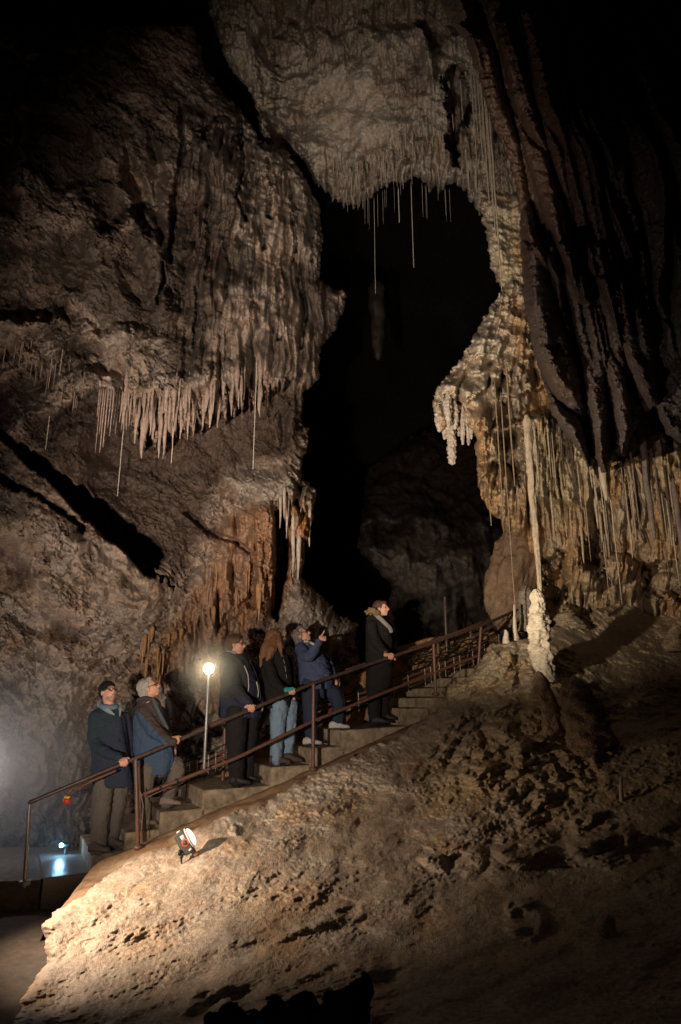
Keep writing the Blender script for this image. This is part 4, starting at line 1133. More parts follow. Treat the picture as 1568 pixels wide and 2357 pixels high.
mb.tube([lc - axL * 26 * u_ - axF * 4 * u_, fp + (3 * u_, 0, 4 * u_)], 2.6 * u_, 8); mb.tube([lc - axL * 40 * u_ + axF * 2 * u_, lc - axL * 52 * u_ - axF * 1 * u_ + (0, 0.04, 0)], [3 * u_, 2 * u_], 8)
mb.obj('stand_foot', M_BLKP, lan)
# ------------------------------------------------------------------ stalactites, straws, stalagmites
M_ST_GREY = plain_mat('grey_calcite', (0.40, 0.335, 0.275), 0.6, scale=18, vary=0.35, bump=0.5, bd=0.01)
M_ST_PINK = plain_mat('pinkish_calcite', (0.40, 0.295, 0.235), 0.6, scale=18, vary=0.35, bump=0.5, bd=0.01)
M_ST_HONEY = plain_mat('honey_calcite', (0.41, 0.33, 0.24), 0.55, scale=18, vary=0.35, bump=0.5, bd=0.01)
M_ST_ORG = plain_mat('orange_calcite', (0.34, 0.18, 0.085), 0.6, scale=18, vary=0.35, bump=0.5, bd=0.01)
M_ST_HONEY2 = plain_mat('brown_calcite', (0.27, 0.19, 0.12), 0.6, scale=18, vary=0.4, bump=0.5, bd=0.01)
M_ST_DARK = plain_mat('dark_calcite', (0.15, 0.11, 0.09), 0.6, scale=18, vary=0.35, bump=0.5, bd=0.01)
M_ST_STRAW = plain_mat('straw_calcite', (0.60, 0.52, 0.42), 0.5, scale=25, vary=0.2, bump=0.2, bd=0.004)
M_ST_WHITE = plain_mat('white_calcite', (0.66, 0.565, 0.43), 0.5, scale=16, vary=0.25, bump=0.5, bd=0.012)
M_ST_BROWN = rock_mat('brown_stalagmite', 0.8, 18, 80, 0.03, (0.5, 0.85), grain=0.6, gs=45, vary=0.45)


def vert_tip(x, y0, y1, Y):
    """vertical line: top seen at (x, y0) at depth Y, lower end where it reaches sheet row y1"""
    t = W(x, y0, Y)
    v = (1178.5 - y1) / F
    r = (ST + CT * v) / (CT - ST * v)
    return t, np.array([t[0], Y, EYE[2] + r * Y])


def stal_mesh(top, tip, r, seed, knob=0.12, taper=0.8, flute=0.12, n=12, m=None, tipr=0.12, sway=0.35, lump=0.0, spindle=0.12):
    L_ = np.linalg.norm(tip - top)
    m = m or int(np.clip(L_ / 0.03, 8, 46))
    t = np.linspace(0, 1, m)
    th = np.linspace(0, 2 * math.pi, n, endpoint=False)
    T, A_ = np.meshgrid(t, th, indexing='ij')
    pr = (1 - T) ** taper * (1 - tipr) + tipr
    s = seed * 3.17
    q = np.stack([np.cos(A_) * 1.3 + s, np.sin(A_) * 1.3, T * L_ * 5 + s], -1)
    pr = pr * (1 + knob * fbm(q, 3) * 1.6 + flute * fbm(np.stack([np.cos(A_) * 2.4 + s, np.sin(A_) * 2.4, T * L_ * 0.7], -1), 2))
    if lump: pr = pr * (1 + lump * 1.6 * (0.5 - worley(np.stack([np.cos(A_) * r * 1.0, np.sin(A_) * r, T * L_], -1) / 0.045 + s)))
    pr = pr * (0.25 + 0.75 * sstep(-0.02, spindle, T))
    sw = sway * r * np.stack([fbm(np.stack([t * L_ * 2.2, 0 * t + s, 0 * t], -1), 2), fbm(np.stack([t * L_ * 2.2, 0 * t + s + 9, 0 * t], -1), 2), 0 * t], -1)
    C = top + (tip - top) * t[:, None] + sw
    V = C[:, None] + r * pr[..., None] * np.stack([np.cos(A_), np.sin(A_), 0 * A_], -1)
    V = V.reshape(-1, 3)
    Fc = [(i * n + j, (i + 1) * n + j, (i + 1) * n + (j + 1) % n, i * n + (j + 1) % n) for i in range(m - 1) for j in range(n)]
    V = np.concatenate([V, [C[-1] + (tip - top) / L_ * r * tipr * 0.6]])
    k = len(V) - 1
    Fc += [((m - 1) * n + j, k, (m - 1) * n + (j + 1) % n) for j in range(n)]
    Fc.append(tuple(range(n)))
    return V, Fc


SEED = [0]


def stal(name, x, y0, y1, Y, wpx, mat, label=None, group=None, cat='stalactite', **kw):
    SEED[0] += 1
    top, tip = vert_tip(x, y0, y1, Y)
    r = wpx * 0.5 * float(mpp(x, y0, Y))
    emb = kw.pop('embed', 0.45)
    top = top + (0, emb * r, 0); tip = tip + (0, emb * r, 0)
    V, Fc = stal_mesh(top, tip, r, SEED[0], **kw)
    o = mkobj(name, V, Fc, mat, origin=top)
    return tag(o, label, cat, group)


R = random.Random(11)
g1 = 'stalactites along the fringe of the left ledge'
l1 = 'pinkish grey stalactite in the thick fringe along the left ledge'
# big ones of the ledge fringe (x, top, tip, width)
for (x0, a, b, w) in ((336, 940, 1052, 24), (318, 930, 1020, 16), (372, 935, 1054, 15), (384, 945, 1056, 14), (402, 940, 1018, 14), (420, 930, 1008, 16), (437, 925, 1012, 12),
                      (452, 920, 1000, 12), (470, 910, 990, 14), (486, 905, 968, 11), (505, 900, 985, 12), (521, 900, 962, 14), (536, 890, 958, 11), (552, 885, 940, 12),
                      (296, 930, 988, 12), (281, 905, 972, 13), (355, 950, 1010, 16)):
    Yd = float(A.at(x0, a)) - 0.02
    stal('stalactite', x0, a - 12, b, Yd, w * 1.15, M_ST_PINK, l1, g1, knob=0.2, taper=0.95, flute=0.3, lump=0.14, spindle=0.4, tipr=0.08)
for i in range(64):
    x0 = R.uniform(290, 600); a = np.interp(x0, [270, 330, 420, 560, 660], [885, 915, 905, 880, 850]) + R.uniform(-45, 12)
    Yd = float(A.at(x0, a)) - 0.01
    stal('stalactite', x0, a - 8, a + R.uniform(35, 85), Yd, R.choice((6, 8, 10, 13, 17, 20)), M_ST_PINK, l1, g1, knob=0.22, taper=0.9, flute=0.3, n=12, lump=0.14, spindle=0.45, tipr=0.08)
g2 = 'straws at the left end of the ledge fringe'
for x0, b in ((234, 1043), (239, 1000), (244, 1042), (250, 1030), (257, 985), (263, 1005), (269, 978), (275, 1000), (230, 960), (288, 990)):
    Yd = float(A.at(x0, 895)) - 0.03
    stal('straw_stalactite', x0, 893, b, Yd, R.uniform(2.6, 4.2), M_ST_PINK, 'thin straw stalactite in the row at the left end of the ledge fringe', g2, knob=0.05, taper=0.35, flute=0.03, n=7)
# left of the ledge, short straws under the ribs
g3 = 'short straws under the ribs at far left'
for i in range(26):
    x0 = R.uniform(12, 205); a = np.interp(x0, [0, 120, 200], [790, 800, 832]) + R.choice((0, 40, 95)) * (x0 / 200) + R.uniform(-20, 10)
    Yd = float(A.at(x0, a)) - 0.02
    stal('straw_stalactite', x0, a - 3, a + R.uniform(24, 62), Yd, R.uniform(2.0, 3.4), M_ST_PINK, 'short straw hanging under the pale ribs at far left', g3, knob=0.05, taper=0.4, flute=0.03, n=6)
# long single straws
for x0, a, b, w, lab in ((287, 960, 1142, 2.4, 'long pale straw hanging in front of the dark recess at left, crooked in its middle'),
                         (592, 820, 1080, 2.4, 'long thin straw hanging before the bright block right of the recess'),
                         (400, 985, 1068, 2.4, 'single straw below the middle of the ledge fringe'),
                         (118, 930, 1035, 2.2, 'lone straw near the upper end of the black crevice'),
                         (628, 1090, 1225, 2.6, 'pale straw beside the top of the stout orange column'),
                         (553, 1160, 1192, 2.0, 'short straw under the pale shelf block')):
    Yd = float(A.at(x0, a)) - 0.03
    stal('straw_stalactite', x0, a - 4, b, Yd, w, M_ST_STRAW, lab, None, knob=0.06, taper=0.25, flute=0.03, n=8, tipr=0.5)
# orange curtain: hanging fringes
g4 = 'fringe of the orange curtain'
for i in range(34):
    f = R.random(); x0 = 300 + f * 330; a = np.interp(x0, [300, 400, 480, 560, 630], [1500, 1400, 1310, 1260, 1250]) + R.uniform(-10, 110)
    Yd = float(A.at(x0, a)) - 0.03
    stal('stalactite', x0, a, a + R.uniform(25, 75), Yd, R.choice((4, 5, 6, 8, 11, 14)), M_ST_ORG, 'slender orange brown stalactite in the curtain behind the visitors', g4, knob=0.14, flute=0.2, n=8)
for x0, a, b, w in ((688, 1230, 1332, 12), (700, 1120, 1296, 14), (676, 1180, 1330, 12), (712, 1170, 1258, 10), (663, 1100, 1240, 9), (646, 1140, 1215, 9), (655, 1120, 1190, 8)):
    Yd = float(A.at(x0, a)) - 0.05
    stal('stalactite', x0, a, b, Yd, w, M_ST_GREY, 'ragged grey stalactite on the right edge of the orange curtain', 'right edge of the orange curtain', knob=0.25, flute=0.3)

# ceiling fringe
g5 = 'small stalactites on the ceiling'
l5 = 'small grey stalactite on the pale ceiling'
for i in range(80):
    x0 = R.uniform(760, 1105); yb = np.interp(x0, [760, 800, 860, 905, 955, 1000, 1060, 1105], [440, 470, 458, 436, 424, 446, 440, 490])
    a = yb - abs(R.gauss(0, 90)) - 26
    if a < 160 or (x0 < 900 and a < 330): continue
    Yd = float(B.at(x0, a)) - 0.02
    stal('stalactite', x0, a - 4, a + R.choice((12, 16, 20, 28, 40, 55)), Yd, R.uniform(2.5, 7), M_ST_GREY, l5, g5, knob=0.12, n=7)
g6 = 'thin straws on the lower edge of the ceiling'
for i in range(22):
    x0 = R.uniform(775, 1050); yb = np.interp(x0, [760, 800, 860, 905, 955, 1000, 1060], [440, 470, 458, 436, 422, 444, 440]) - 6
    Yd = float(B.at(x0, yb)) - 0.01
    stal('straw_stalactite', x0, yb - 4, yb + R.choice((14, 25, 40, 60, 75)), Yd, R.uniform(0.8, 1.4), M_ST_GREY, 'hair thin straw on the lower edge of the pale ceiling', g6, knob=0.04, taper=0.3, n=5)
for x0, a, b, w, lab in ((946, 415, 616, 1.7, 'longest bright straw hanging alone from the ceiling into the dark opening'), (861, 450, 676, 1.2, 'very long faint straw hanging left of the bright one in the dark opening'), (917, 430, 512, 2.4, 'thick short straw between the two long straws under the ceiling')):
    Yd = float(B.at(x0, a)) - 0.01
    stal('straw_stalactite', x0, a, b, Yd, w, M_ST_STRAW, lab, None, knob=0.04, taper=0.2, n=7, tipr=0.5)
g7 = 'thin columns in the gap right of the ceiling'
for x0, a, b, w in ((1082, 130, 390, 3.5), (1090, 150, 330, 3), (1098, 165, 400, 4), (1106, 170, 470, 5), (1113, 190, 420, 4), (1119, 230, 540, 5), (1126, 250, 670, 5), (1060, 180, 276, 4), (1042, 260, 300, 3)):
    stal('stalactite', x0, a, b, 9.6, w, M_ST_HONEY, 'thin hanging calcite column beside the folds of the dark drapery', g7, knob=0.12, taper=0.3, flute=0.1, n=8)
# dark body hanging in the passage
stal('stalactite', 866, 640, 822, 13.2, 40, plain_mat('black_calcite', (0.015, 0.010, 0.008), 0.7, scale=18, vary=0.35, bump=0.5, bd=0.01), 'dim dark stalactite hanging deep in the black passage', None, knob=0.12, taper=0.35, flute=0.2, n=16)

# right formation
g8 = 'popcorn stalactites at the left tip of the flowstone shoulder'
for x0, a, b, w, lab in ((1037, 960, 1066, 22, 'longest knobbly stalactite at the left tip of the flowstone shoulder'),):
    stal('stalactite', x0, a, b, float(Cc.at(x0, a - 8)) + 0.0, w, M_ST_GREY, lab, None, knob=0.2, taper=0.35, flute=0.1, n=26, tipr=0.45, lump=0.5, m=60)
for x0, a, b, w in ((1010, 930, 992, 20), (1022, 930, 1010, 18), (1052, 930, 1002, 20), (1064, 935, 1022, 14), (1074, 940, 1024, 12), (1046, 920, 985, 20), (1030, 900, 980, 22), (1082, 950, 1010, 12)):
    stal('stalactite', x0, a, b, float(Cc.at(x0, a)) - 0.05, w, M_ST_GREY, 'knobbly pale stalactite at the left tip of the flowstone shoulder', g8, knob=0.2, taper=0.5, flute=0.15, n=22, tipr=0.3, lump=0.5, m=40, spindle=0.4)
g9 = 'straws in the bright curtain behind the drapery'
for i in range(30):
    x0 = R.uniform(1210, 1400); a = np.interp(x0, [1210, 1270, 1330, 1400], [975, 960, 1000, 1090]) + R.uniform(0, 90)
    stal('straw_stalactite', x0, a - 4, a + R.uniform(45, 150), float(Cc.at(x0, a)) - 0.04, R.choice((2, 2.6, 3.4, 5)), M_ST_HONEY, 'honey coloured straw in the bright curtain below the dark drapery', g9, knob=0.06, taper=0.4, flute=0.04, n=6)
g10 = 'straws of the lower right curtain'
for i in range(34):
    x0 = R.uniform(1235, 1566); a = R.uniform(1060, 1230)
    if x0 < 1400: a = R.uniform(1120, 1240)
    stal('straw_stalactite', x0, a - 4, a + R.uniform(50, 150), float(Cc.at(x0, a)) - 0.04, R.choice((2.2, 3, 4, 6, 8)), M_ST_HONEY, 'straw stalactite among many on the honey coloured wall at lower right', g10, knob=0.06, taper=0.45, flute=0.04, n=6)
for x0, a, b, w, Yd, lab in ((1396, 1060, 1392, 3.6, 9.0, 'very long straw reaching almost to the ground at right'), (1374, 1030, 1242, 3.4, 9.2, 'long straw just left of the very long one'), (1468, 920, 1240, 22, 8.6, 'dark thick stalactite tapering to a thin rod in front of the right wall'),
                          (1386, 1045, 1150, 22, 8.9, 'stout honey coloured stalactite under the tip of the dark drapery'), (1500, 1010, 1330, 5, 9.0, 'long straw right of the dark thick stalactite'), (1416, 950, 1180, 5, 8.3, 'brown straw hanging from the right end of the dark drapery'),
                          (1440, 940, 1240, 6, 8.3, 'brown straw beside the dark thick stalactite'), (1550, 1100, 1390, 16, 8.7, 'grey stalactite at the right edge of the picture'), (1530, 1080, 1300, 6, 8.9, 'pale straw at the far right before the honey wall')):
    stal('stalactite', x0, a, b, Yd, w, M_ST_DARK if 'dark thick' in lab or 'brown' in lab or 'grey' in lab else M_ST_HONEY, lab, None, knob=0.1, taper=0.5, flute=0.1, n=10, tipr=0.22)
for x0, a, b, w, lab in ((1152, 900, 1476, 3, 'very thin string of calcite hanging left of the white stalagmite'), (1138, 870, 1190, 3.2, 'thin rod hanging along the left face of the flowstone shoulder'), (1164, 820, 1120, 4.5, 'bent brown rod hanging in front of the flowstone shoulder'), (1128, 1160, 1210, 3, 'short straw below the left corner of the right wall')):
    stal('straw_stalactite', x0, a, b, 9.25, w, M_ST_HONEY2, lab, None, knob=0.1, taper=0.25, n=8, tipr=0.4)
# pale column with the stalagmite below it
top, tip = vert_tip(1212, 955, 1415, 8.6)
V, Fc = stal_mesh(top, tip, 9.0 * float(mpp(1212, 955, 8.6)), 77, knob=0.2, taper=0.5, flute=0.35, n=22, m=110, tipr=0.36, sway=0.2, lump=0.12, spindle=0.05)
o = mkobj('stalactite', V, Fc, M_ST_HONEY, origin=top); tag(o, 'long pale stalactite column hanging straight above the white stalagmite', 'stalactite')


def stalagmite(name, base, h, prof, mat, seed, label, group=None, lean=(0, 0), n=28, m=90, knob=0.1, rings=6.0, col=None):
    t = np.linspace(0, 1, m); th = np.linspace(0, 2 * math.pi, n, endpoint=False)
    T, A_ = np.meshgrid(t, th, indexing='ij')
    pr = np.interp(T, [p[0] for p in prof], [p[1] for p in prof])
    s = seed * 5.3
    cs = np.stack([np.cos(A_) * 1.2 + s, np.sin(A_) * 1.2, T * rings], -1)
    bulge = np.abs(np.sin((T * rings + 0.5 * fbm(cs, 2)) * math.pi)) ** 0.6 - 0.6
    lm = 0.55 - worley(np.stack([np.cos(A_) * 1.0 + s, np.sin(A_) * 1.0, T * rings * 0.75], -1) * 1.25)
    pr = pr * (1 + knob * 0.6 * bulge + knob * 1.7 * lm + knob * 0.9 * fbm(cs * 1.3, 3) + knob * 0.5 * fbm(cs * 5, 2))
    C = np.asarray(base) + np.stack([lean[0] * t + 0.18 * prof[0][1] * np.sin(t * 5 + seed), lean[1] * t, h * t], -1)
    V = (C[:, None] + pr[..., None] * np.stack([np.cos(A_), np.sin(A_), 0 * A_], -1)).reshape(-1, 3)
    Fc = [(i * n + j, i * n + (j + 1) % n, (i + 1) * n + (j + 1) % n, (i + 1) * n + j) for i in range(m - 1) for j in range(n)]
    V = np.concatenate([V, [C[-1] + (0, 0, prof[-1][1] * 0.4)]]); k = len(V) - 1
    Fc += [((m - 1) * n + j, (m - 1) * n + (j + 1) % n, k) for j in range(n)]
    o = mkobj(name, V, Fc, mat, origin=np.asarray(base), col=None if col is None else np.tile(np.asarray(col, np.float32), (len(V), 1)))
    return tag(o, label, 'stalagmite', group)


def sgm(px, y0, y1, Y, prof_px, mat, seed, label, group=None, leanpx=0, **kw):
    b = W(px, y1, Y); tp = vert_tip(px, y0, y1, Y)
    k = float(mpp(px, y1, Y)); h = W(px, y0, Y)[2] - b[2]
    return stalagmite('stalagmite', b, h, [(t, r * k) for t, r in prof_px], mat, seed, label, group, lean=(leanpx * k, 0), **kw)


sgm(1258, 1357, 1570, 8.15, [(0, 25), (0.1, 22), (0.25, 25), (0.42, 23), (0.6, 24), (0.72, 21), (0.80, 16), (0.88, 16), (0.95, 13), (1, 6)], M_ST_WHITE, 3, 'bright white stalagmite of stacked knobs standing below the pale column', None, -12, n=56, m=180, knob=0.25, rings=9.5)
sgm(1278, 1548, 1800, 7.5, [(0, 60), (0.12, 46), (0.3, 34), (0.5, 22), (0.75, 20), (0.92, 18), (1, 9)], M_ST_BROWN, 5, 'rough brown stalagmite directly in front of the white one', None, -14, knob=0.22, rings=7, col=(0.40, 0.28, 0.175))
sgm(1352, 1560, 1800, 7.2, [(0, 75), (0.2, 60), (0.45, 48), (0.7, 42), (0.88, 36), (0.97, 24), (1, 10)], M_ST_BROWN, 6, 'stout rough brown stalagmite with a rounded top right of the white one', None, 4, knob=0.26, rings=6, col=(0.32, 0.225, 0.15))
sgm(1441, 1788, 1905, 6.2, [(0, 16), (0.2, 11), (0.45, 6.5), (0.7, 4.2), (1, 3)], M_ST_GREY, 8, 'thin grey spike stalagmite on the dark slope at lower right', None, 0, n=14, m=40, knob=0.12, rings=5)
sgm(1189, 1392, 1475, 9.4, [(0, 8), (0.3, 5), (1, 3)], M_ST_STRAW, 9, 'small pale spike stalagmite left of the white stalagmite', None, 0, n=12, m=30, knob=0.12, rings=4)
sgm(1168, 1450, 1482, 9.25, [(0, 9), (0.4, 7), (0.8, 5), (1, 3)], M_ST_STRAW, 10, 'tiny pale stub stalagmite on the crest of the slope', None, -3, n=12, m=20, knob=0.15, rings=3)
sgm(1177, 1505, 1572, 8.7, [(0, 13), (0.3, 9), (0.8, 8), (1, 5)], M_ST_BROWN, 12, 'short ochre stalagmite among rocks left of the white one', None, 0, n=16, m=30, knob=0.2, rings=4, col=(0.38, 0.25, 0.13))
sgm(1217, 1350, 1455, 9.7, [(0, 26), (0.3, 24), (0.7, 21), (0.9, 15), (1, 6)], M_ST_BROWN, 13, 'grey rounded stalagmite just behind and left of the white one', None, 6, knob=0.12, rings=4, col=(0.26, 0.22, 0.18))
sgm(1312, 1405, 1450, 9.9, [(0, 34), (0.4, 30), (0.8, 20), (1, 8)], M_ST_BROWN, 14, 'low tan stalagmite boulder under the right wall', None, 0, knob=0.22, rings=3, col=(0.34, 0.27, 0.19))
sgm(1560, 1440, 1500, 8.6, [(0, 30), (0.5, 22), (1, 8)], M_ST_BROWN, 15, 'knobbly tan stalagmite cut off by the right edge of the picture', None, 0, knob=0.25, rings=4, col=(0.36, 0.27, 0.18))
sgm(1400, 2108, 2150, 4.6, [(0, 24), (0.5, 19), (0.85, 13), (1, 6)], M_ST_BROWN, 16, 'small rounded boss on the dark slope at lower right', None, 0, n=20, m=24, knob=0.1, rings=2, col=(0.30, 0.24, 0.15))

# big brown boulder at the end of the stairs
mb = MB(); bc2 = W(1178, 1335, 10.9)
th_, ph_ = np.meshgrid(np.linspace(0, 2 * math.pi, 90, endpoint=False), np.linspace(-1.5, 1.5, 60), indexing='xy')
d_ = np.stack([np.cos(ph_) * np.cos(th_), np.cos(ph_) * np.sin(th_), np.sin(ph_)], -1)
k_ = float(mpp(1178, 1335, 10.9))
rr_ = 1 + 0.22 * fbm(d_ * 1.3 + 3, 4) + 0.05 * fbm(d_ * 6, 3)
lean = np.stack([0.35 * d_[..., 2], 0 * d_[..., 2], 0 * d_[..., 2]], -1)
V = bc2 + (d_ * rr_[..., None] + lean) * np.array([58 * k_, 60 * k_, 112 * k_])
idx = np.arange(th_.size).reshape(th_.shape); nx_ = np.roll(idx, -1, 1)
q = np.stack([idx[:-1].ravel(), nx_[:-1].ravel(), nx_[1:].ravel(), idx[1:].ravel()], -1)
o = mkobj('boulder', V.reshape(-1, 3), q, M_DARK, origin=None, col=np.tile(np.array([0.22, 0.145, 0.10], np.float32), (th_.size, 1))); tag(o, 'tall brown boulder between the stairs and the white stalagmite', 'boulder')

# ------------------------------------------------------------------ the rest of the chamber, dark rock all round
th_, ph_ = np.meshgrid(np.linspace(0, 2 * math.pi, 160, endpoint=False), np.linspace(-0.25, 1.5, 70), indexing='xy')
d_ = np.stack([np.cos(ph_) * np.cos(th_), np.cos(ph_) * np.sin(th_), np.sin(ph_)], -1)
rr_ = 1 + 0.12 * fbm(d_ * 2.2 + 40, 4) + 0.04 * fbm(d_ * 9 + 44, 3)
V = np.array([0, 7, 0]) + d_ * rr_[..., None] * np.array([15.5, 14.0, 17.0])
idx = np.arange(th_.size).reshape(th_.shape); nx_ = np.roll(idx, -1, 1)
q = np.stack([idx[:-1].ravel(), idx[1:].ravel(), nx_[1:].ravel(), nx_[:-1].ravel()], -1)
o = mkobj('cave_chamber', V.reshape(-1, 3), q, M_DARK, col=np.tile(np.array([0.005, 0.004, 0.0035], np.float32), (th_.size, 1))); tag(o, kind='structure')
# ------------------------------------------------------------------ the visitors
def skin_mat(name, c):
    m = plain_mat(name, c, 0.55, scale=60, vary=0.12, bump=0.12, bd=0.002, spec=0.4)
    b = m.node_tree.nodes['Principled BSDF']
    b.inputs['Subsurface Weight'].default_value = 0.15; b.inputs['Subsurface Radius'].default_value = (0.02, 0.008, 0.004)
    b.inputs['Subsurface Scale'].default_value = 0.3
    return m


SKIN = skin_mat('skin', (0.56, 0.29, 0.21))
def cloth(name, c, **k): return plain_mat(name, c, 0.88, scale=k.pop('scale', 90), vary=0.22, bump=0.35, bd=0.003, spec=0.15, **k)
def hairm(name, c): return plain_mat(name, c, 0.55, scale=28, vary=0.5, bump=0.8, bd=0.012, stretch=(5, 5, 1.0), spec=0.4)
M_EYE = plain_mat('eye', (0.03, 0.02, 0.018), 0.25, scale=50, vary=0.1, bump=0, spec=0.6)
M_LIP = plain_mat('lips', (0.30, 0.10, 0.09), 0.5, scale=50, vary=0.1, bump=0)
M_FRAME = plain_mat('spectacle_frame', (0.04, 0.02, 0.02), 0.35, scale=50, vary=0.1, bump=0, spec=0.6)
mlens, ntl, bl_ = mat_new('spectacle_lens'); bl_.inputs['Base Color'].default_value = (0.10, 0.06, 0.055, 1); bl_.inputs['Roughness'].default_value = 0.12; bl_.inputs['Alpha'].default_value = 0.35
M_SOLEW = plain_mat('pale_sole', (0.50, 0.47, 0.43), 0.7, scale=60, vary=0.15, bump=0.1)
M_SOLED = plain_mat('dark_sole', (0.05, 0.045, 0.042), 0.7, scale=60, vary=0.2, bump=0.1)


def rot_head(yaw, pitch, roll=0):
    y, p, r = map(math.radians, (yaw, pitch, roll))
    Rz = np.array([[math.cos(y), -math.sin(y), 0], [math.sin(y), math.cos(y), 0], [0, 0, 1]])
    Ry = np.array([[math.cos(p), 0, -math.sin(p)], [0, 1, 0], [math.sin(p), 0, math.cos(p)]])
    Rx = np.array([[1, 0, 0], [0, math.cos(r), -math.sin(r)], [0, math.sin(r), math.cos(r)]])
    return Rz @ Ry @ Rx


def head_shapes(mb, c, Rh, k=1.0, chin=0.0):
    def E(p, r): mb.ell(c + Rh @ (np.array(p) * k), np.array(r) * k, Rh, 20, 14)
    E((-0.012, 0, 0.035), (0.098, 0.076, 0.088))
    E((0.030, 0, -0.028), (0.064, 0.060, 0.082))
    E((0.012, 0, -0.055), (0.062, 0.056, 0.048))
    E((0.058, 0, -0.092), (0.030, 0.030, 0.024))
    E((0.082, 0, 0.030), (0.016, 0.048, 0.012))
    E((0.068, 0.036, -0.020), (0.024, 0.022, 0.020)); E((0.068, -0.036, -0.020), (0.024, 0.022, 0.020))
    mb.tube([c + Rh @ (np.array(p) * k) for p in ((0.090, 0, 0.014), (0.104, 0, -0.006), (0.114, 0, -0.026))], [0.010 * k, 0.013 * k, 0.016 * k], 10)
    E((0.100, 0.012, -0.030), (0.012, 0.010, 0.009)); E((0.100, -0.012, -0.030), (0.012, 0.010, 0.009))
    E((0.088, 0, -0.050), (0.014, 0.024, 0.008)); E((0.086, 0, -0.066), (0.014, 0.022, 0.009))
    for s in (-1, 1):
        mb.ell(c + Rh @ (np.array((-0.006, 0.078 * s, -0.012)) * k), np.array((0.019, 0.010, 0.033)) * k, Rh, 12, 8)
    if chin: E((0.035, 0, -0.10), (0.05, 0.055, 0.03 * chin))


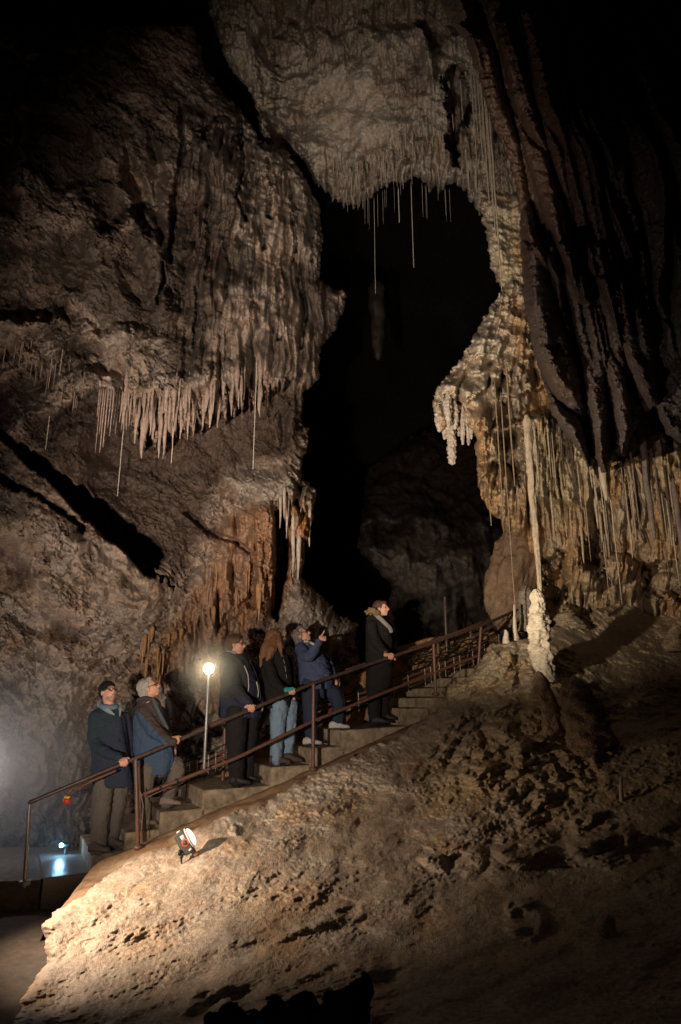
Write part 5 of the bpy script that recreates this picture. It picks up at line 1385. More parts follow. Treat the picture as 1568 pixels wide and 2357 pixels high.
class Person:
    def __init__(s, px, py, Y, label):
        s.Y = Y
        s.o = empty('person', tuple(W(px, py, Y)), label, 'person', 'visitors on the stairs')
        s.body = MB()
        s.cl = {}

    def head(s, x, y, Y, yaw, pitch, k=1.0, neck=None, chin=0.0, roll=0):
        s.hc = W(x, y, Y); s.Rh = rot_head(yaw, pitch, roll); s.hk = k
        head_shapes(s.body, s.hc, s.Rh, k, chin)
        nb = W(*neck)
        s.body.tube([s.hc + s.Rh @ np.array((-0.012, 0, -0.05)) * k, (s.hc + nb) / 2 + (0, 0, -0.01), nb, nb - (0, 0, 0.08)], [0.058 * k, 0.056 * k, 0.062 * k, 0.08 * k], 14)

    def hp(s, *p): return s.hc + s.Rh @ (np.array(p) * s.hk)

    def face(s, glasses=None, eyes=True):
        # eyes, mouth and spectacles
        if eyes:
            for d in (-1, 1):
                mb = MB(); mb.ell(s.hp(0.085, 0.032 * d, 0.010), (0.008 * s.hk, 0.013 * s.hk, 0.007 * s.hk), s.Rh, 10, 6); mb.obj('eye', M_EYE, s.o)
        mb = MB(); mb.ell(s.hp(0.0985, 0, -0.057), (0.006 * s.hk, 0.021 * s.hk, 0.0045 * s.hk), s.Rh, 12, 6); mb.obj('mouth', M_LIP, s.o)
        if glasses:
            mb = MB(); tt = np.linspace(0, 2 * math.pi, 21); r = 0.0035
            for d in (-1, 1):
                mb.tube([s.hp(0.102 - 0.010 * abs(math.cos(t)) * (1 if math.cos(t) > 0 else 0), 0.033 * d + d * 0.026 * math.cos(t), 0.008 + 0.020 * math.sin(t)) for t in tt], r, 6, caps=False)
                mb.tube([s.hp(0.094, 0.060 * d, 0.014), s.hp(0.05, 0.074 * d, 0.012), s.hp(-0.01, 0.083 * d, 0.008)], r, 6)
            mb.tube([s.hp(0.103, -0.008, 0.012), s.hp(0.106, 0, 0.014), s.hp(0.103, 0.008, 0.012)], r, 6)
            g = mb.obj('spectacles', M_FRAME, s.o)
            for d in (-1, 1):
                mb = MB(); mb.ell(s.hp(0.099, 0.033 * d, 0.008), (0.0025, 0.024 * s.hk, 0.018 * s.hk), s.Rh, 16, 6)
                mb.obj('lens', mlens if glasses == 1 else M_EYE, g)

    def trunk(s, key, rows, Y, skin=0.86):
        """rows of (sheet y, left x, right x, half depth in m, [depth offset])"""
        C, A_, B_, A2, B2 = [], [], [], [], []
        for r in rows:
            y, xl, xr, dp = r[:4]; yo = r[4] if len(r) > 4 else 0
            c = W((xl + xr) / 2, y, Y + yo); hw = (xr - xl) / 2 * float(mpp((xl + xr) / 2, y, Y + yo))
            C.append(c); A_.append((hw, 0, 0)); B_.append((0, dp, 0)); A2.append((hw * skin, 0, 0)); B2.append((0, dp * skin, 0))
        s.cl.setdefault(key, MB()).loft(C, A_, B_, 28, 2.3)
        s.body.loft(C[:-1] if len(C) > 4 else C, A2[:-1] if len(C) > 4 else A2, B2[:-1] if len(C) > 4 else B2, 24, 2.2)

    def limb(s, key, pts, skin=0.72, body=True):
        P = [W(p[0], p[1], p[2]) for p in pts]; r = [p[3] for p in pts]
        # round the bends
        Q, q = [P[0]], [r[0]]
        for i in range(1, len(P)):
            n = 4
            for j in range(1, n + 1):
                t = j / n
                Q.append(P[i - 1] * (1 - t) + P[i] * t); q.append(r[i - 1] * (1 - t) + r[i] * t)
        Q = np.array(Q)
        for _ in range(2):
            Q[1:-1] = 0.25 * Q[:-2] + 0.5 * Q[1:-1] + 0.25 * Q[2:]
        if key: s.cl.setdefault(key, MB()).tube(list(Q), q, 16)
        if body: s.body.tube(list(Q), [v * skin for v in q], 14)
        return Q[-1], Q[-1] - Q[-2]

    def rail_hand(s, px, wrist, back=0.0):
        """right hand laid over the rail: palm on top, four fingers over the near side, thumb along it"""
        c, d = top_at(px)
        if d[0] < 0: d = -d
        n = np.array([0.25, -1, 0.0]); n -= d * np.dot(n, d); n /= np.linalg.norm(n)
        up = np.cross(d, -n); up = up if up[2] > 0 else -up
        Rm = np.stack([d, -n, up], 1)
        b = s.body
        pc = c + up * 0.040 - n * 0.002
        b.ell(pc, (0.046, 0.044, 0.018), Rm, 16, 10)
        b.ell(pc - n * 0.03 + up * 0.006 - d * 0.02, (0.034, 0.036, 0.020), Rm, 14, 8)
        b.tube([np.asarray(wrist), pc - n * 0.035 - d * 0.028 + up * 0.006, pc - d * 0.006], [0.030, 0.028, 0.024], 12)
        for i, (l, dr) in enumerate(((0.9, 0.0), (1.08, 0.0), (1.0, 0.0), (0.78, 0.006))):
            o = d * (0.034 - 0.023 * i)
            f = [pc + o + n * 0.028 + up * 0.004, pc + o * 1.04 + n * 0.047 - up * 0.012 * l, pc + o * 1.06 + n * 0.050 - up * 0.042 * l, pc + o * 1.05 + n * 0.034 - up * 0.070 * l]
            b.tube(f, [0.0100, 0.0098, 0.0092, 0.0082], 10)
        b.tube([pc + d * 0.034 - n * 0.015, pc + d * 0.058 + n * 0.004 - up * 0.006, pc + d * 0.066 + n * 0.022 - up * 0.018], [0.0125, 0.011, 0.0092], 10)
        return pc, d, n, up

    def shoe(s, hx, tx, sy, Y, mat, sole, w=0.048, h=0.095, Yt=None, toe_up=0):
        a = W(hx, sy, Y); b = W(tx, sy, Yt or Y)
        b = np.array([b[0], b[1], a[2]])
        L_ = np.linalg.norm(b - a); d = (b - a) / L_; n = np.array([-d[1], d[0], 0]); up = np.array([0, 0, 1.0])
        st = ((0.0, 0.50, 0.62, 0.0), (0.04, 0.78, 0.85, 0), (0.18, 0.88, 1.0, 0), (0.36, 0.90, 1.0, 0), (0.52, 0.98, 0.78, 0), (0.70, 1.05, 0.60, 0), (0.86, 0.98, 0.50, 0), (0.96, 0.70, 0.40, 0), (1.0, 0.35, 0.26, 0))
        C = [a + d * (L_ * t) + up * (0.018 + h * hh / 2) for t, ww, hh, _ in st]
        mb = MB(); mb.loft(C, [n * (w * ww) for t, ww, hh, _ in st], [up * (h * hh / 2) for t, ww, hh, _ in st], 18, 2.4)
        sh_ = mb.obj('shoe', mat, s.o)
        mb = MB()
        mb.loft([a + d * (L_ * t) * 1.0 + up * 0.014 for t, ww, hh, _ in st], [n * (w * ww + 0.005) for t, ww, hh, _ in st], [up * 0.014 for _ in st], 16, 4)
        mb.obj('sole', sole, sh_)
        # laces
        mb = MB()
        for t in (0.42, 0.50, 0.58):
            hh = np.interp(t, [p[0] for p in st], [p[2] for p in st]); c = a + d * (L_ * t) + up * (0.018 + h * hh)
            mb.tube([c + n * 0.028 - up * 0.014, c, c - n * 0.028 - up * 0.014], 0.004, 6)
        mb.obj('laces', sole, sh_)
        # foot inside
        s.body.tube([a + d * 0.07 + up * 0.075, a + d * 0.08 + up * 0.05, a + d * L_ * 0.75 + up * 0.042], [0.026, 0.026, 0.022], 10)
        return sh_

    def finish_body(s, voxel=0.0075):
        V, q, n = remesh(s.body, voxel, 3)
        mkobj('body', V, q, SKIN, s.o)

    def garment(s, key, name, mats, voxel=0.011, fold=0.010, sc=(9, 9, 4), pick=None, label=None, extra=None):
        V, q, n = remesh(s.cl[key], voxel, 5)
        sd_ = len(name) * 3.3 + V[0, 0]
        f = fbm(V * np.array(sc) + sd_, 3)
        f2 = np.abs(fbm(V * np.array((5, 5, 9)) + sd_ + 7, 2))
        V = V + n * (fold * (f - 1.0 * np.clip(0.16 - f2, 0, 1) * 5))[:, None]
        o = mkobj(name, V, q, mats, s.o)
        if pick is not None:
            cx, cy = proj(V[q].mean(1)); cz = V[q].mean(1)
            o.data.polygons.foreach_set('material_index', pick(cx, cy, cz).astype(np.int32))
        s.last = V
        if label: o['label'] = label
        return o

    def on(s, px, py, V=None, lift=0.004):
        """point of the last garment seen at (px, py)"""
        V = s.last if V is None else V
        cx, cy = proj(V)
        for r in (2.5, 4, 7, 12, 25):
            m = (np.abs(cx - px) < r) & (np.abs(cy - py) < r)
            if m.any(): break
        Yv = V[m][:, 1].min()
        return W(px, py, Yv - lift)

    def line(s, name, pts, r, mat, lift=0.004, flat=1.0):
        P = []
        for a, b in zip(pts[:-1], pts[1:]):
            for t in np.linspace(0, 1, 5, endpoint=False): P.append((a[0] * (1 - t) + b[0] * t, a[1] * (1 - t) + b[1] * t))
        P.append(pts[-1])
        mb = MB(); Pw = [s.on(p[0], p[1], lift=lift) for p in P]
        Pw = np.array(Pw)
        if len(Pw) > 3: Pw[1:-1] = 0.25 * Pw[:-2] + 0.5 * Pw[1:-1] + 0.25 * Pw[2:]
        if hasattr(r, '__len__'): r = list(np.interp(np.linspace(0, 1, len(Pw)), np.linspace(0, 1, len(r)), r))
        mb.tube(list(Pw), r, 8, flat=flat); return mb.obj(name, mat, s.o)

    def hair(s, shapes, mat, name='hair', voxel=0.008, amp=0.006, freq=(28, 28, 9)):
        mb = MB()
        for sh_ in shapes:
            if sh_[0] == 'e': mb.ell(s.hp(*sh_[1]), np.array(sh_[2]) * s.hk, s.Rh, 20, 14)
            else: mb.tube([W(*p) if len(p) == 3 else s.hp(*p[:3]) for p in sh_[1]], sh_[2], 12)
        V, q, n = remesh(mb, voxel, 2)
        V = V + n * (amp * fbm(V * np.array(freq) + 3, 3))[:, None]
        return mkobj(name, V, q, mat, s.o)


# ---- man in the black knitted hat -------------------------------------------------
p = Person(240, 1964, 8.1, 'older man in black beanie, spectacles, pale blue neckerchief and long dark navy coat')
p.head(249, 1593, 8.08, -38, 16, 1.0, (251, 1630, 8.1))
p.trunk('coat', [(1622, 236, 268, .075), (1630, 228, 276, .10), (1641, 214, 285, .13), (1660, 205, 289, .15), (1700, 205, 293, .16), (1740, 212, 299, .165), (1780, 213, 304, .165), (1802, 214, 307, .16), (1811, 214, 309, .155)], 8.1)
end, dr = p.limb('coat', [(222, 1650, 8.02, .082), (214, 1712, 7.96, .072), (250, 1736, 7.86, .060), (273, 1742, 7.80, .046)])
p.limb('coat', [(286, 1652, 8.2, .075), (297, 1700, 8.26, .065), (299, 1745, 8.2, .05)])
p.body.ell(W(299, 1758, 8.2), (.025, .03, .05))
p.rail_hand(285, end)
p.limb('trousers', [(242, 1795, 8.05, .115), (232, 1872, 8.02, .10), (225, 1954, 8.0, .082)])
p.limb('trousers', [(280, 1790, 8.2, .115), (268, 1865, 8.2, .09), (257, 1943, 8.2, .075)])
p.shoe(203, 253, 1965, 7.95, plain_mat('grey_boot', (0.085, 0.07, 0.06), 0.8, vary=0.3), M_SOLED, 0.055, 0.10)
p.shoe(245, 287, 1952, 8.15, plain_mat('grey_boot', (0.085, 0.07, 0.06), 0.8, vary=0.3), M_SOLED, 0.05, 0.10)
p.finish_body()
p.garment('trousers', 'trousers', cloth('grey_trousers', (0.115, 0.10, 0.088)), fold=0.012)
p.garment('coat', 'coat', [cloth('navy_coat', (0.026, 0.032, 0.052)), cloth('green_sleeve', (0.024, 0.034, 0.044))], fold=0.012,
          pick=lambda x, y, z: ((x + 0.9 * (y - 1700) * (y < 1700) < 240) & (y < 1745)))
p.line('placket', [(278, 1650), (286, 1700), (296, 1760), (303, 1800)], 0.006, cloth('coat_edge', (0.012, 0.014, 0.022)))
p.line('scarf', [(228, 1621), (243, 1632), (263, 1645)], [0.030, 0.03, 0.03, 0.028, 0.027, 0.026, 0.022, 0.015, 0.008], cloth('neckerchief', (0.20, 0.23, 0.26)), 0.012, 0.5)
p.line('scarf', [(274, 1622), (277, 1634), (276, 1649)], [0.022, 0.022, 0.022, 0.022, 0.02, 0.018, 0.014, 0.010, 0.006], cloth('neckerchief', (0.22, 0.24, 0.26)), 0.012, 0.5)
mb = MB(); tt = np.linspace(0, 2 * math.pi, 21); nc = W(251, 1624, 8.07)
mb.tube([nc + np.array((0.088 * math.cos(t), 0.082 * math.sin(t), 0.02 * math.sin(t) - 0.01 * math.cos(t))) for t in tt], 0.030, 10, caps=False)
mb.obj('neck_scarf', cloth('blue_scarf', (0.11, 0.17, 0.22)), p.o)
p.face(1)
p.hair([('e', (-0.018, 0, 0.050), (0.106, 0.090, 0.084)), ('e', (-0.055, 0, 0.005), (0.066, 0.078, 0.075))], cloth('black_knit', (0.012, 0.012, 0.013)), 'beanie', amp=0.003, freq=(60, 60, 14))
p.hair([('e', (0.068, 0, -0.082), (0.036, 0.036, 0.026)), ('e', (0.03, 0.040, -0.075), (0.035, 0.016, 0.03)), ('e', (0.03, -0.040, -0.075), (0.035, 0.016, 0.03))], hairm('grey_beard', (0.36, 0.25, 0.20)), 'beard', amp=0.004, voxel=0.006)

# ---- grey haired visitor in the blue jacket -----------------------------------------
p = Person(345, 1900, 8.3, 'grey haired visitor in blue jacket with brown sleeves, one foot raised on the next step')
p.head(343, 1585, 8.28, 8, 26, 1.0, (343, 1618, 8.3))
p.trunk('jacket', [(1604, 328, 357, .07), (1612, 318, 366, .10), (1624, 313, 373, .13), (1645, 311, 379, .15), (1680, 307, 390, .165), (1716, 305, 398, .17), (1750, 309, 402, .17), (1775, 314, 398, .165), (1783, 316, 394, .16)], 8.3)
end, dr = p.limb('jacket', [(330, 1638, 8.2, .085), (356, 1684, 8.1, .080), (378, 1702, 8.02, .068), (397, 1708, 7.96, .048)])
p.limb('jacket', [(370, 1640, 8.45, .075), (386, 1690, 8.5, .065), (398, 1722, 8.42, .05)])
p.body.ell(W(402, 1732, 8.4), (.025, .03, .045))
p.rail_hand(404, end)
p.limb('trousers', [(338, 1770, 8.22, .115), (334, 1835, 8.2, .085), (335, 1901, 8.22, .072)])
p.limb('trousers', [(372, 1765, 8.4, .12), (402, 1758, 8.36, .105), (410, 1775, 8.34, .095), (395, 1812, 8.34, .08), (384, 1849, 8.36, .072)])
p.shoe(312, 362, 1902, 8.2, plain_mat('tan_shoe', (0.16, 0.13, 0.105), 0.8, vary=0.3), M_SOLED, 0.05, 0.09)
p.shoe(368, 417, 1856, 8.32, plain_mat('tan_shoe', (0.22, 0.17, 0.135), 0.8, vary=0.3), M_SOLED, 0.05, 0.09)
p.finish_body()
p.garment('trousers', 'trousers', cloth('olive_trousers', (0.125, 0.105, 0.085)), fold=0.013)
p.garment('jacket', 'jacket', [cloth('blue_jacket', (0.048, 0.075, 0.125)), cloth('brown_sleeve', (0.062, 0.046, 0.044)), cloth('dark_front', (0.035, 0.036, 0.042))], fold=0.014,
          pick=lambda x, y, z: np.where((x - 360 > (y - 1640) * 0.62) & (y < 1690) & (x > 352), 2, np.where((y < 1634 + 0 * x) | ((y < 1630 + (x - 312) * 1.12) & (y < 1725)), 1, 0)))
p.line('scarf', [(352, 1610), (362, 1632), (376, 1660), (384, 1676)], 0.024, cloth('slate_scarf', (0.075, 0.082, 0.09)), 0.012, 0.6)
p.line('collar', [(318, 1612), (332, 1606), (350, 1610), (362, 1620)], 0.026, cloth('brown_sleeve', (0.062, 0.046, 0.044)), 0.0)
p.face(1)
p.hair([('e', (-0.030, 0, 0.045), (0.100, 0.092, 0.092)), ('e', (-0.062, 0, -0.020), (0.070, 0.085, 0.085)), ('e', (0.035, 0, 0.105), (0.045, 0.06, 0.026))], hairm('grey_hair', (0.33, 0.30, 0.27)), amp=0.008)

# ---- big visitor in the dark hooded jacket -------------------------------------------
p = Person(550, 1808, 8.75, 'stout short haired visitor with dark spectacles, black hooded jacket with white piping and black trousers')
p.head(543, 1484, 8.72, -6, 4, 1.0, (540, 1516, 8.75), 0.9)
p.trunk('jacket', [(1502, 520, 556, .09), (1510, 512, 568, .13), (1522, 508, 578, .16), (1545, 506, 588, .18), (1575, 507, 595, .20), (1600, 506, 599, .21), (1625, 505, 602, .21), (1644, 504, 602, .20), (1652, 505, 600, .19)], 8.75)
end, dr = p.limb('jacket', [(528, 1533, 8.62, .10), (540, 1582, 8.52, .092), (560, 1608, 8.42, .075), (574, 1619, 8.40, .056)])
p.limb('jacket', [(575, 1535, 8.92, .08), (590, 1585, 8.95, .07), (600, 1620, 8.8, .05)])
p.body.ell(W(602, 1630, 8.75), (.025, .03, .045))
p.rail_hand(577, end)
p.limb('trousers', [(545, 1640, 8.66, .15), (543, 1720, 8.66, .115), (546, 1801, 8.66, .082)])
p.limb('trousers', [(577, 1640, 8.86, .14), (570, 1720, 8.88, .105), (570, 1797, 8.88, .075)])
p.shoe(527, 579, 1809, 8.62, plain_mat('black_shoe', (0.018, 0.016, 0.016), 0.6, vary=0.3), M_SOLEW, 0.05, 0.10)
p.shoe(552, 597, 1801, 8.86, plain_mat('black_shoe', (0.018, 0.016, 0.016), 0.6, vary=0.3), M_SOLED, 0.05, 0.10)
p.finish_body()
p.garment('trousers', 'trousers', cloth('black_trousers', (0.016, 0.014, 0.014)), fold=0.010)
p.garment('jacket', 'jacket', [cloth('charcoal_jacket', (0.024, 0.026, 0.030)), cloth('navy_panel', (0.024, 0.026, 0.046))], fold=0.013, pick=lambda x, y, z: (x > 573) | (y > 1610))
p.line('piping', [(562, 1532), (571, 1552), (573, 1580), (571, 1593)], 0.005, M_SOLEW)
p.line('piping', [(591, 1570), (595, 1590), (594, 1604)], 0.005, M_SOLEW)
p.line('zip', [(575, 1520), (588, 1546), (597, 1578), (601, 1610)], 0.005, M_BLKP)
p.line('cord_end', [(547, 1519), (551, 1518)], 0.008, M_SOLEW)
p.line('hood', [(510, 1514), (516, 1506), (530, 1508), (546, 1516), (556, 1530)], 0.035, cloth('charcoal_jacket', (0.024, 0.026, 0.030)), 0.0)
p.line('hood_lining', [(516, 1502), (526, 1500), (540, 1505)], 0.018, cloth('white_lining', (0.42, 0.40, 0.38)), 0.0)
p.face(2)
p.hair([('e', (-0.026, 0, 0.050), (0.102, 0.090, 0.088)), ('e', (-0.060, 0, -0.010), (0.062, 0.080, 0.080)), ('e', (0.050, 0, 0.090), (0.040, 0.06, 0.030)), ('e', (0.035, -0.066, 0.050), (0.045, 0.02, 0.04))], hairm('brown_hair', (0.085, 0.045, 0.024)), amp=0.006)

# ---- visitor with long auburn hair ---------------------------------------------------
p = Person(640, 1759, 9.07, 'long haired auburn visitor in black jacket, pale blue jeans and teal fingerless glove')
p.head(637, 1470, 9.05, 24, 14, 1.0, (632, 1502, 9.07))
p.trunk('jacket', [(1488, 618, 650, .08), (1497, 608, 658, .12), (1512, 602, 665, .14), (1540, 599, 670, .155), (1575, 599, 673, .16), (1605, 601, 672, .16), (1624, 603, 670, .155), (1631, 604, 668, .15)], 9.07)
end, dr = p.limb('jacket', [(618, 1522, 8.95, .085), (628, 1568, 8.84, .075), (648, 1586, 8.74, .06), (660, 1590, 8.70, .045)])
p.limb('jacket', [(660, 1520, 9.2, .075), (672, 1570, 9.25, .065), (676, 1600, 9.15, .05)])
p.body.ell(W(677, 1610, 9.13), (.022, .028, .042))
pc, d, n, up = p.rail_hand(670, end)
p.limb('jeans', [(643, 1625, 9.0, .12), (637, 1700, 8.98, .086), (637, 1749, 8.98, .074)])
p.limb('jeans', [(666, 1625, 9.14, .115), (664, 1700, 9.14, .084), (661, 1746, 9.14, .070)])
BRN = plain_mat('brown_trainer', (0.075, 0.045, 0.038), 0.8, vary=0.35)
sh1 = p.shoe(620, 670, 1761, 8.96, BRN, M_SOLEW, 0.05, 0.11)
sh2 = p.shoe(650, 698, 1758, 9.06, BRN, M_SOLEW, 0.05, 0.11)
p.finish_body()
p.garment('jeans', 'jeans', cloth('pale_jeans', (0.17, 0.235, 0.31), scale=140), fold=0.014, sc=(10, 10, 9))
p.garment('jacket', 'jacket', cloth('black_jacket', (0.013, 0.012, 0.012)), fold=0.010)
for a, b in (((649, 1503), (652, 1512)), ((653, 1518), (655, 1527)), ((656, 1533), (658, 1545)), ((659, 1552), (660, 1562))):
    p.line('zip_pull', [a, b], 0.004, M_GALV)  # metal zip pulls down the jacket front
mb = MB(); Rm = np.stack([d, -n, up], 1)
mb.ell(pc + up * 0.002, (0.051, 0.049, 0.024), Rm, 18, 10); mb.ell(pc - n * 0.03 + up * 0.007 - d * 0.02, (0.040, 0.042, 0.027), Rm); mb.tube([end, pc - n * 0.035 - d * 0.028 + up * 0.006], [0.037, 0.034], 12)
for i in range(4):
    o_ = d * (0.034 - 0.023 * i); mb.tube([pc + o_ + n * 0.024 + up * 0.004, pc + o_ * 1.04 + n * 0.048 - up * 0.010], [0.0135, 0.0125], 10)
V, q, nn = remesh(mb, 0.005, 2); mkobj('glove', V, q, cloth('teal_wool', (0.05, 0.26, 0.25)), p.o)
p.face(None)
p.hair([('e', (-0.028, 0, 0.048), (0.104, 0.094, 0.092)), ('e', (-0.050, 0, -0.05), (0.075, 0.090, 0.11)), ('e', (0.045, 0, 0.095), (0.042, 0.06, 0.028)),
        ('t', [(622, 1468, 9.0), (610, 1492, 8.95), (603, 1512, 8.93), (601, 1532, 8.95)], [.055, .055, .042, .02]), ('t', [(632, 1470, 8.97), (626, 1494, 8.90), (616, 1520, 8.90)], [.06, .06, .035]),
        ('t', [(640, 1462, 8.98), (644, 1480, 8.92), (647, 1500, 8.92), (649, 1512, 8.93)], [.035, .036, .026, .012])], hairm('auburn_hair', (0.15, 0.068, 0.032)), amp=0.010, freq=(34, 34, 5))

# ---- pointing visitor in the blue jacket ---------------------------------------------
p = Person(725, 1716, 9.4, 'curly grey haired visitor in a blue padded jacket pointing upward with a raised hand')
p.head(695, 1463, 9.38, -16, 30, 1.0, (696, 1490, 9.42))
p.trunk('jacket', [(1474, 682, 716, .085), (1482, 679, 724, .12), (1496, 680, 736, .145), (1520, 684, 754, .165), (1545, 688, 763, .175), (1566, 689, 767, .175), (1580, 692, 767, .17), (1586, 694, 766, .165)], 9.4)
end, dr = p.limb('jacket', [(694, 1496, 9.28, .085), (704, 1513, 9.16, .082), (716, 1508, 9.05, .075), (727, 1490, 9.0, .064), (734, 1476, 8.98, .050)])
p.limb('jacket', [(735, 1500, 9.55, .075), (760, 1535, 9.6, .065), (770, 1562, 9.5, .048)])
b = p.body
pc = W(740, 1468.5, 8.97); k = float(mpp(740, 1468, 8.97))
b.tube([end, pc], [0.028, 0.030], 12); b.ell(pc, (0.036, 0.024, 0.040), rot_head(0, 20), 16, 10)
ux = np.array([1.0, 0, 0]); uz = np.array([0, 0, 1.0]); uy = np.array([0, 1.0, 0])
b.tube([pc + ux * .006 + uz * .03, pc + ux * .022 + uz * .062, pc + ux * .040 + uz * .096], [.0115, .0105, .009], 10)      # pointing finger
for i, (a, l) in enumerate(((-.016, 1.0), (-.034, .92), (-.05, .8))):
    q0 = pc + ux * .026 + uz * (.022 + a * .5) + uy * (.004 - .004 * i); b.tube([q0, q0 + ux * .030 * l + uz * (.006 + a * .3), q0 + ux * .028 * l - uz * .018 + uy * -.01, q0 + ux * .004 - uz * .020 - uy * .014], [.0108, .0102, .0098, .009], 10)
b.tube([pc - uz * .016 + ux * .008 - uy * .012, pc + ux * .034 - uz * .030 - uy * .016, pc + ux * .058 - uz * .028 - uy * .014], [.013, .0115, .0095], 10)  # thumb
fh = W(775, 1572, 9.46)
b.ell(fh, (.028, .03, .042)); 
for i in range(4): b.tube([fh + (.02, -.02, .03 - .02 * i), fh + (.045, -.03, .025 - .02 * i), fh + (.04, -.05, .018 - .02 * i)], [.010, .0095, .008], 8)
p.limb('trousers', [(714, 1575, 9.34, .125), (714, 1650, 9.34, .092), (717, 1711, 9.34, .078)])
p.limb('trousers', [(745, 1585, 9.48, .125), (770, 1596, 9.44, .115), (780, 1616, 9.42, .10), (779, 1640, 9.44, .085), (777, 1671, 9.46, .078)])
WS = plain_mat('pale_trainer', (0.42, 0.38, 0.34), 0.75, vary=0.3)
p.shoe(697, 742, 1717, 9.3, WS, plain_mat('grey_sole', (0.22, 0.21, 0.22), 0.7), 0.05, 0.095)
p.shoe(757, 806, 1680, 9.42, WS, plain_mat('grey_sole', (0.22, 0.21, 0.22), 0.7), 0.05, 0.095)
p.finish_body(0.0065)
p.garment('trousers', 'trousers', cloth('navy_trousers', (0.024, 0.032, 0.055)), fold=0.010)
p.garment('jacket', 'jacket', cloth('blue_padded_jacket', (0.055, 0.066, 0.125)), fold=0.016, sc=(7, 7, 9))
p.line('collar', [(702, 1476), (712, 1477), (721, 1482)], 0.018, cloth('white_lining', (0.46, 0.43, 0.39)), 0.008)
p.face(1)
p.hair([('e', (-0.034, 0, 0.030), (0.098, 0.094, 0.095)), ('e', (-0.060, 0, -0.045), (0.075, 0.09, 0.08)), ('e', (0.03, 0, 0.105), (0.05, 0.07, 0.03))], hairm('curly_grey_hair', (0.16, 0.125, 0.105)), amp=0.018, freq=(26, 26, 26))
mb = MB(); mb.box(fh + (.02, -.035, .0), (.006, .035, .072), rot_head(20, 0, 25), bev=.003); o = mb.obj('phone', M_BLKP, origin=tuple(fh)); tag(o, 'dark phone held low in the hand of the pointing visitor', 'phone')

# ---- visitor in the long black coat ---------------------------------------------------
p = Person(870, 1667, 9.85, 'visitor in long black coat, fur hood and pale scarf standing highest on the stairs')
p.head(878, 1401, 9.83, -24, 6, 0.95, (868, 1430, 9.87))
p.trunk('coat', [(1414, 848, 874, .08), (1424, 843, 888, .12), (1440, 842, 898, .15), (1472, 841, 903, .165), (1505, 841, 905, .175), (1540, 842, 906, .18), (1575, 842, 900, .18), (1592, 843, 895, .175)], 9.85)
end, dr = p.limb('coat', [(856, 1440, 9.73, .085), (864, 1478, 9.62, .078), (880, 1496, 9.50, .06), (889, 1502, 9.44, .046)])
p.limb('coat', [(892, 1440, 10.0, .075), (903, 1480, 10.05, .065), (908, 1505, 9.9, .05)])
p.body.ell(W(909, 1514, 9.85), (.022, .028, .042))
p.rail_hand(897, end)
p.limb('trousers', [(862, 1585, 9.8, .12), (861, 1625, 9.8, .09), (862, 1663, 9.8, .078)])
p.limb('trousers', [(884, 1585, 9.92, .115), (882, 1622, 9.94, .088), (884, 1659, 9.94, .075)])
p.shoe(856, 901, 1669, 9.76, plain_mat('black_trainer', (0.02, 0.017, 0.017), 0.6, vary=0.3), M_SOLEW, 0.05, 0.10)
p.shoe(878, 917, 1661, 9.92, plain_mat('black_trainer', (0.02, 0.017, 0.017), 0.6, vary=0.3), M_SOLED, 0.05, 0.10)
p.finish_body()
p.garment('trousers', 'trousers', cloth('black_trousers', (0.014, 0.012, 0.012)), fold=0.010)
p.garment('coat', 'coat', cloth('black_coat', (0.016, 0.014, 0.012)), fold=0.010)
p.line('scarf', [(866, 1415), (876, 1424), (888, 1436), (898, 1446), (900, 1452)], 0.034, cloth('pale_scarf', (0.22, 0.20, 0.19)), 0.004, 0.6)
p.face(None)
p.hair([('e', (-0.030, 0, 0.045), (0.104, 0.096, 0.092)), ('e', (-0.058, 0, -0.03), (0.07, 0.088, 0.085)), ('e', (0.052, 0, 0.080), (0.044, 0.068, 0.036))], hairm('dark_auburn_hair', (0.075, 0.03, 0.018)), amp=0.008)
p.hair([('t', [(845, 1410, 9.85), (852, 1406, 9.78), (860, 1406, 9.73), (868, 1412, 9.73), (872, 1420, 9.76)], [.03, .04, .042, .036, .025]), ('t', [(846, 1410, 9.86), (858, 1404, 9.92), (872, 1410, 9.95)], [.03, .038, .03])], hairm('tan_fur', (0.21, 0.125, 0.06)), 'fur_hood', amp=0.026, freq=(30, 30, 30))
# ------------------------------------------------------------------ light: the photographers' lamps, added fills, and the lamps in view
w = bpy.data.worlds.new('World'); S.world = w; w.use_nodes = True
bgn = w.node_tree.nodes['Background']; bgn.inputs['Color'].default_value = (0.5, 0.45, 0.4, 1); bgn.inputs['Strength'].default_value = 0.0004


def spot(name, loc, tgt, power, size_deg, blend, col, radius=0.05):
    l = bpy.data.lights.new(name, 'SPOT'); l.energy = power; l.spot_size = math.radians(size_deg); l.spot_blend = blend; l.color = col; l.shadow_soft_size = radius
    o = bpy.data.objects.new(name, l); COL.objects.link(o); o.location = loc
    o.rotation_euler = (Vector(tgt) - Vector(loc)).to_track_quat('-Z', 'Y').to_euler()
    return o


def point(name, loc, power, col, radius):
    l = bpy.data.lights.new(name, 'POINT'); l.energy = power; l.color = col; l.shadow_soft_size = radius
    o = bpy.data.objects.new(name, l); COL.objects.link(o); o.location = loc
    return o


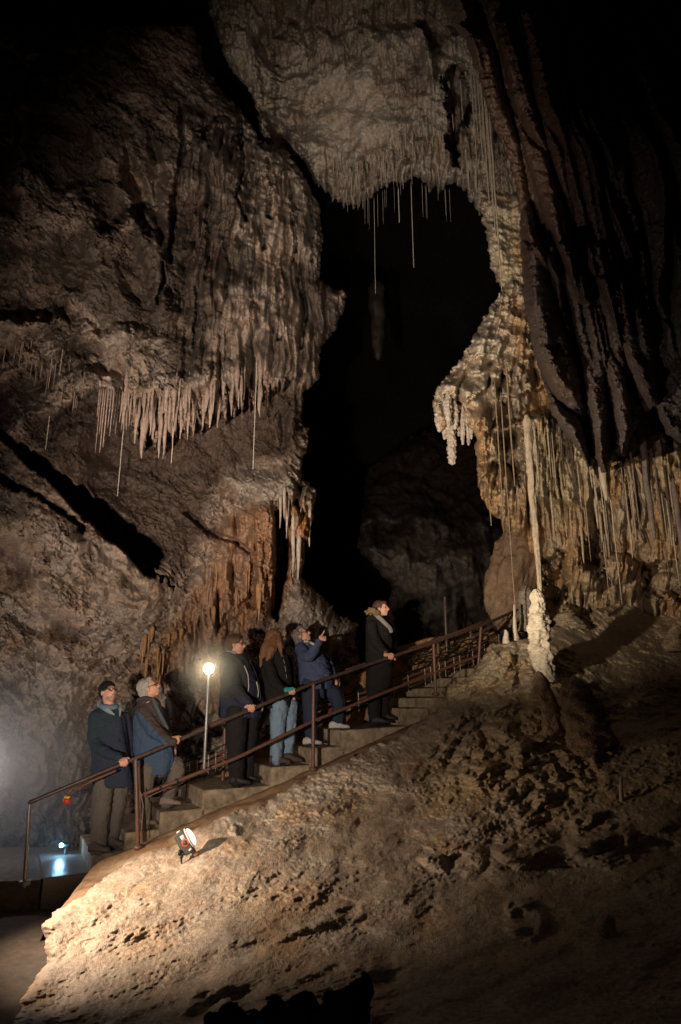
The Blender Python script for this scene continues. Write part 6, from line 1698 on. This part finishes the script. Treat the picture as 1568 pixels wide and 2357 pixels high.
spot('key_lamp', (-1.9, 1.4, 1.55), (-1.7, 9.0, 3.0), 1600, 52, 0.85, (1.0, 0.85, 0.70), 0.05)
spot('upward_lamp', (-1.7, 1.6, 1.6), (-1.0, 9.0, 6.6), 2150, 54, 0.8, (1.0, 0.84, 0.70), 0.06)
spot('ceiling_lamp', (-0.2, 2.2, 1.7), (0.7, 10.5, 10.8), 1400, 38, 0.75, (1.0, 0.89, 0.77), 0.06)
spot('slope_lamp', (-3.5, 6.1, 1.35), (-1.9, 6.6, 0.34), 780, 80, 1.0, (1.0, 0.76, 0.53), 0.05)
spot('drapery_fill', (-1.5, 2.0, 1.4), (1.9, 7.2, 4.8), 480, 50, 0.95, (1.0, 0.80, 0.72), 0.06)  # added fill spot for the folds of the dark drapery
spot('flowstone_lamp', (-1.2, 4.4, 2.5), (2.3, 9.3, 4.85), 1500, 61, 0.8, (1.0, 0.84, 0.62), 0.05)
point('camera_fill', (0.7, 0.2, 2.1), 10, (1.0, 0.82, 0.66), 0.15)  # added soft fill, stands in for light bounced off the rock
point('left_lamp', tuple(W(-75, 1770, 8.3)), 26, (1.0, 0.90, 0.90), 0.05)
point('pole_lamp_light', tuple(bc_ + np.array([0.02, -0.12, 0.0])), 5, (1.0, 0.80, 0.48), 0.06)
point('led_light', tuple(bl_p + np.array([0, -0.06, 0.01])), 2.2, (0.30, 0.62, 1.0), 0.02)

# mist by the left lamp; added halo volume for the pole lamp's glare
def mist_halo(c, rad, dens, label):
    mb = MB(); mb.ell((0, 0, 0), (1, 1, 1), n=32, m=20)
    o = mb.obj('mist_halo', [], smooth=True)
    o.location = c; o.scale = rad
    m = bpy.data.materials.new('mist_halo'); m.use_nodes = True
    nt = m.node_tree; nt.nodes.clear(); L = nt.links.new
    tc = nt.nodes.new('ShaderNodeTexCoord')
    ln = nt.nodes.new('ShaderNodeVectorMath'); ln.operation = 'LENGTH'; L(tc.outputs['Object'], ln.inputs[0])
    mr = nt.nodes.new('ShaderNodeMapRange'); mr.interpolation_type = 'SMOOTHSTEP'; L(ln.outputs['Value'], mr.inputs['Value'])
    mr.inputs['From Min'].default_value = 1.0; mr.inputs['From Max'].default_value = 0.1; mr.inputs['To Min'].default_value = 0; mr.inputs['To Max'].default_value = dens
    nz = nt.nodes.new('ShaderNodeTexNoise'); nz.inputs['Scale'].default_value = 2.2; nz.inputs['Detail'].default_value = 3; L(tc.outputs['Object'], nz.inputs['Vector'])
    mm = nt.nodes.new('ShaderNodeMath'); mm.operation = 'MULTIPLY'; L(mr.outputs['Result'], mm.inputs[0]); L(nz.outputs['Fac'], mm.inputs[1])
    vo = nt.nodes.new('ShaderNodeVolumePrincipled'); vo.inputs['Color'].default_value = (0.92, 0.9, 0.88, 1); L(mm.outputs['Value'], vo.inputs['Density'])
    ou = nt.nodes.new('ShaderNodeOutputMaterial'); L(vo.outputs['Volume'], ou.inputs['Volume'])
    o.data.materials.append(m); return tag(o, kind='stuff')


mist_halo(W(-70, 1770, 8.3), (1.9, 1.2, 1.6), 1.2, '')
mist_halo(bc_ + np.array([0, -0.02, 0]), (0.5, 0.4, 0.5), 1.8, '')  # added halo around the bulb in place of lens glare

S.view_settings.view_transform = 'Standard'; S.view_settings.look = 'None'; S.view_settings.exposure = 0; S.view_settings.gamma = 1
S.render.film_transparent = False
try:
    S.cycles.use_denoising = True
    S.cycles.denoiser = 'OPENIMAGEDENOISE'
    S.cycles.max_bounces = 5; S.cycles.diffuse_bounces = 3
    S.cycles.sample_clamp_indirect = 4
except Exception:
    pass
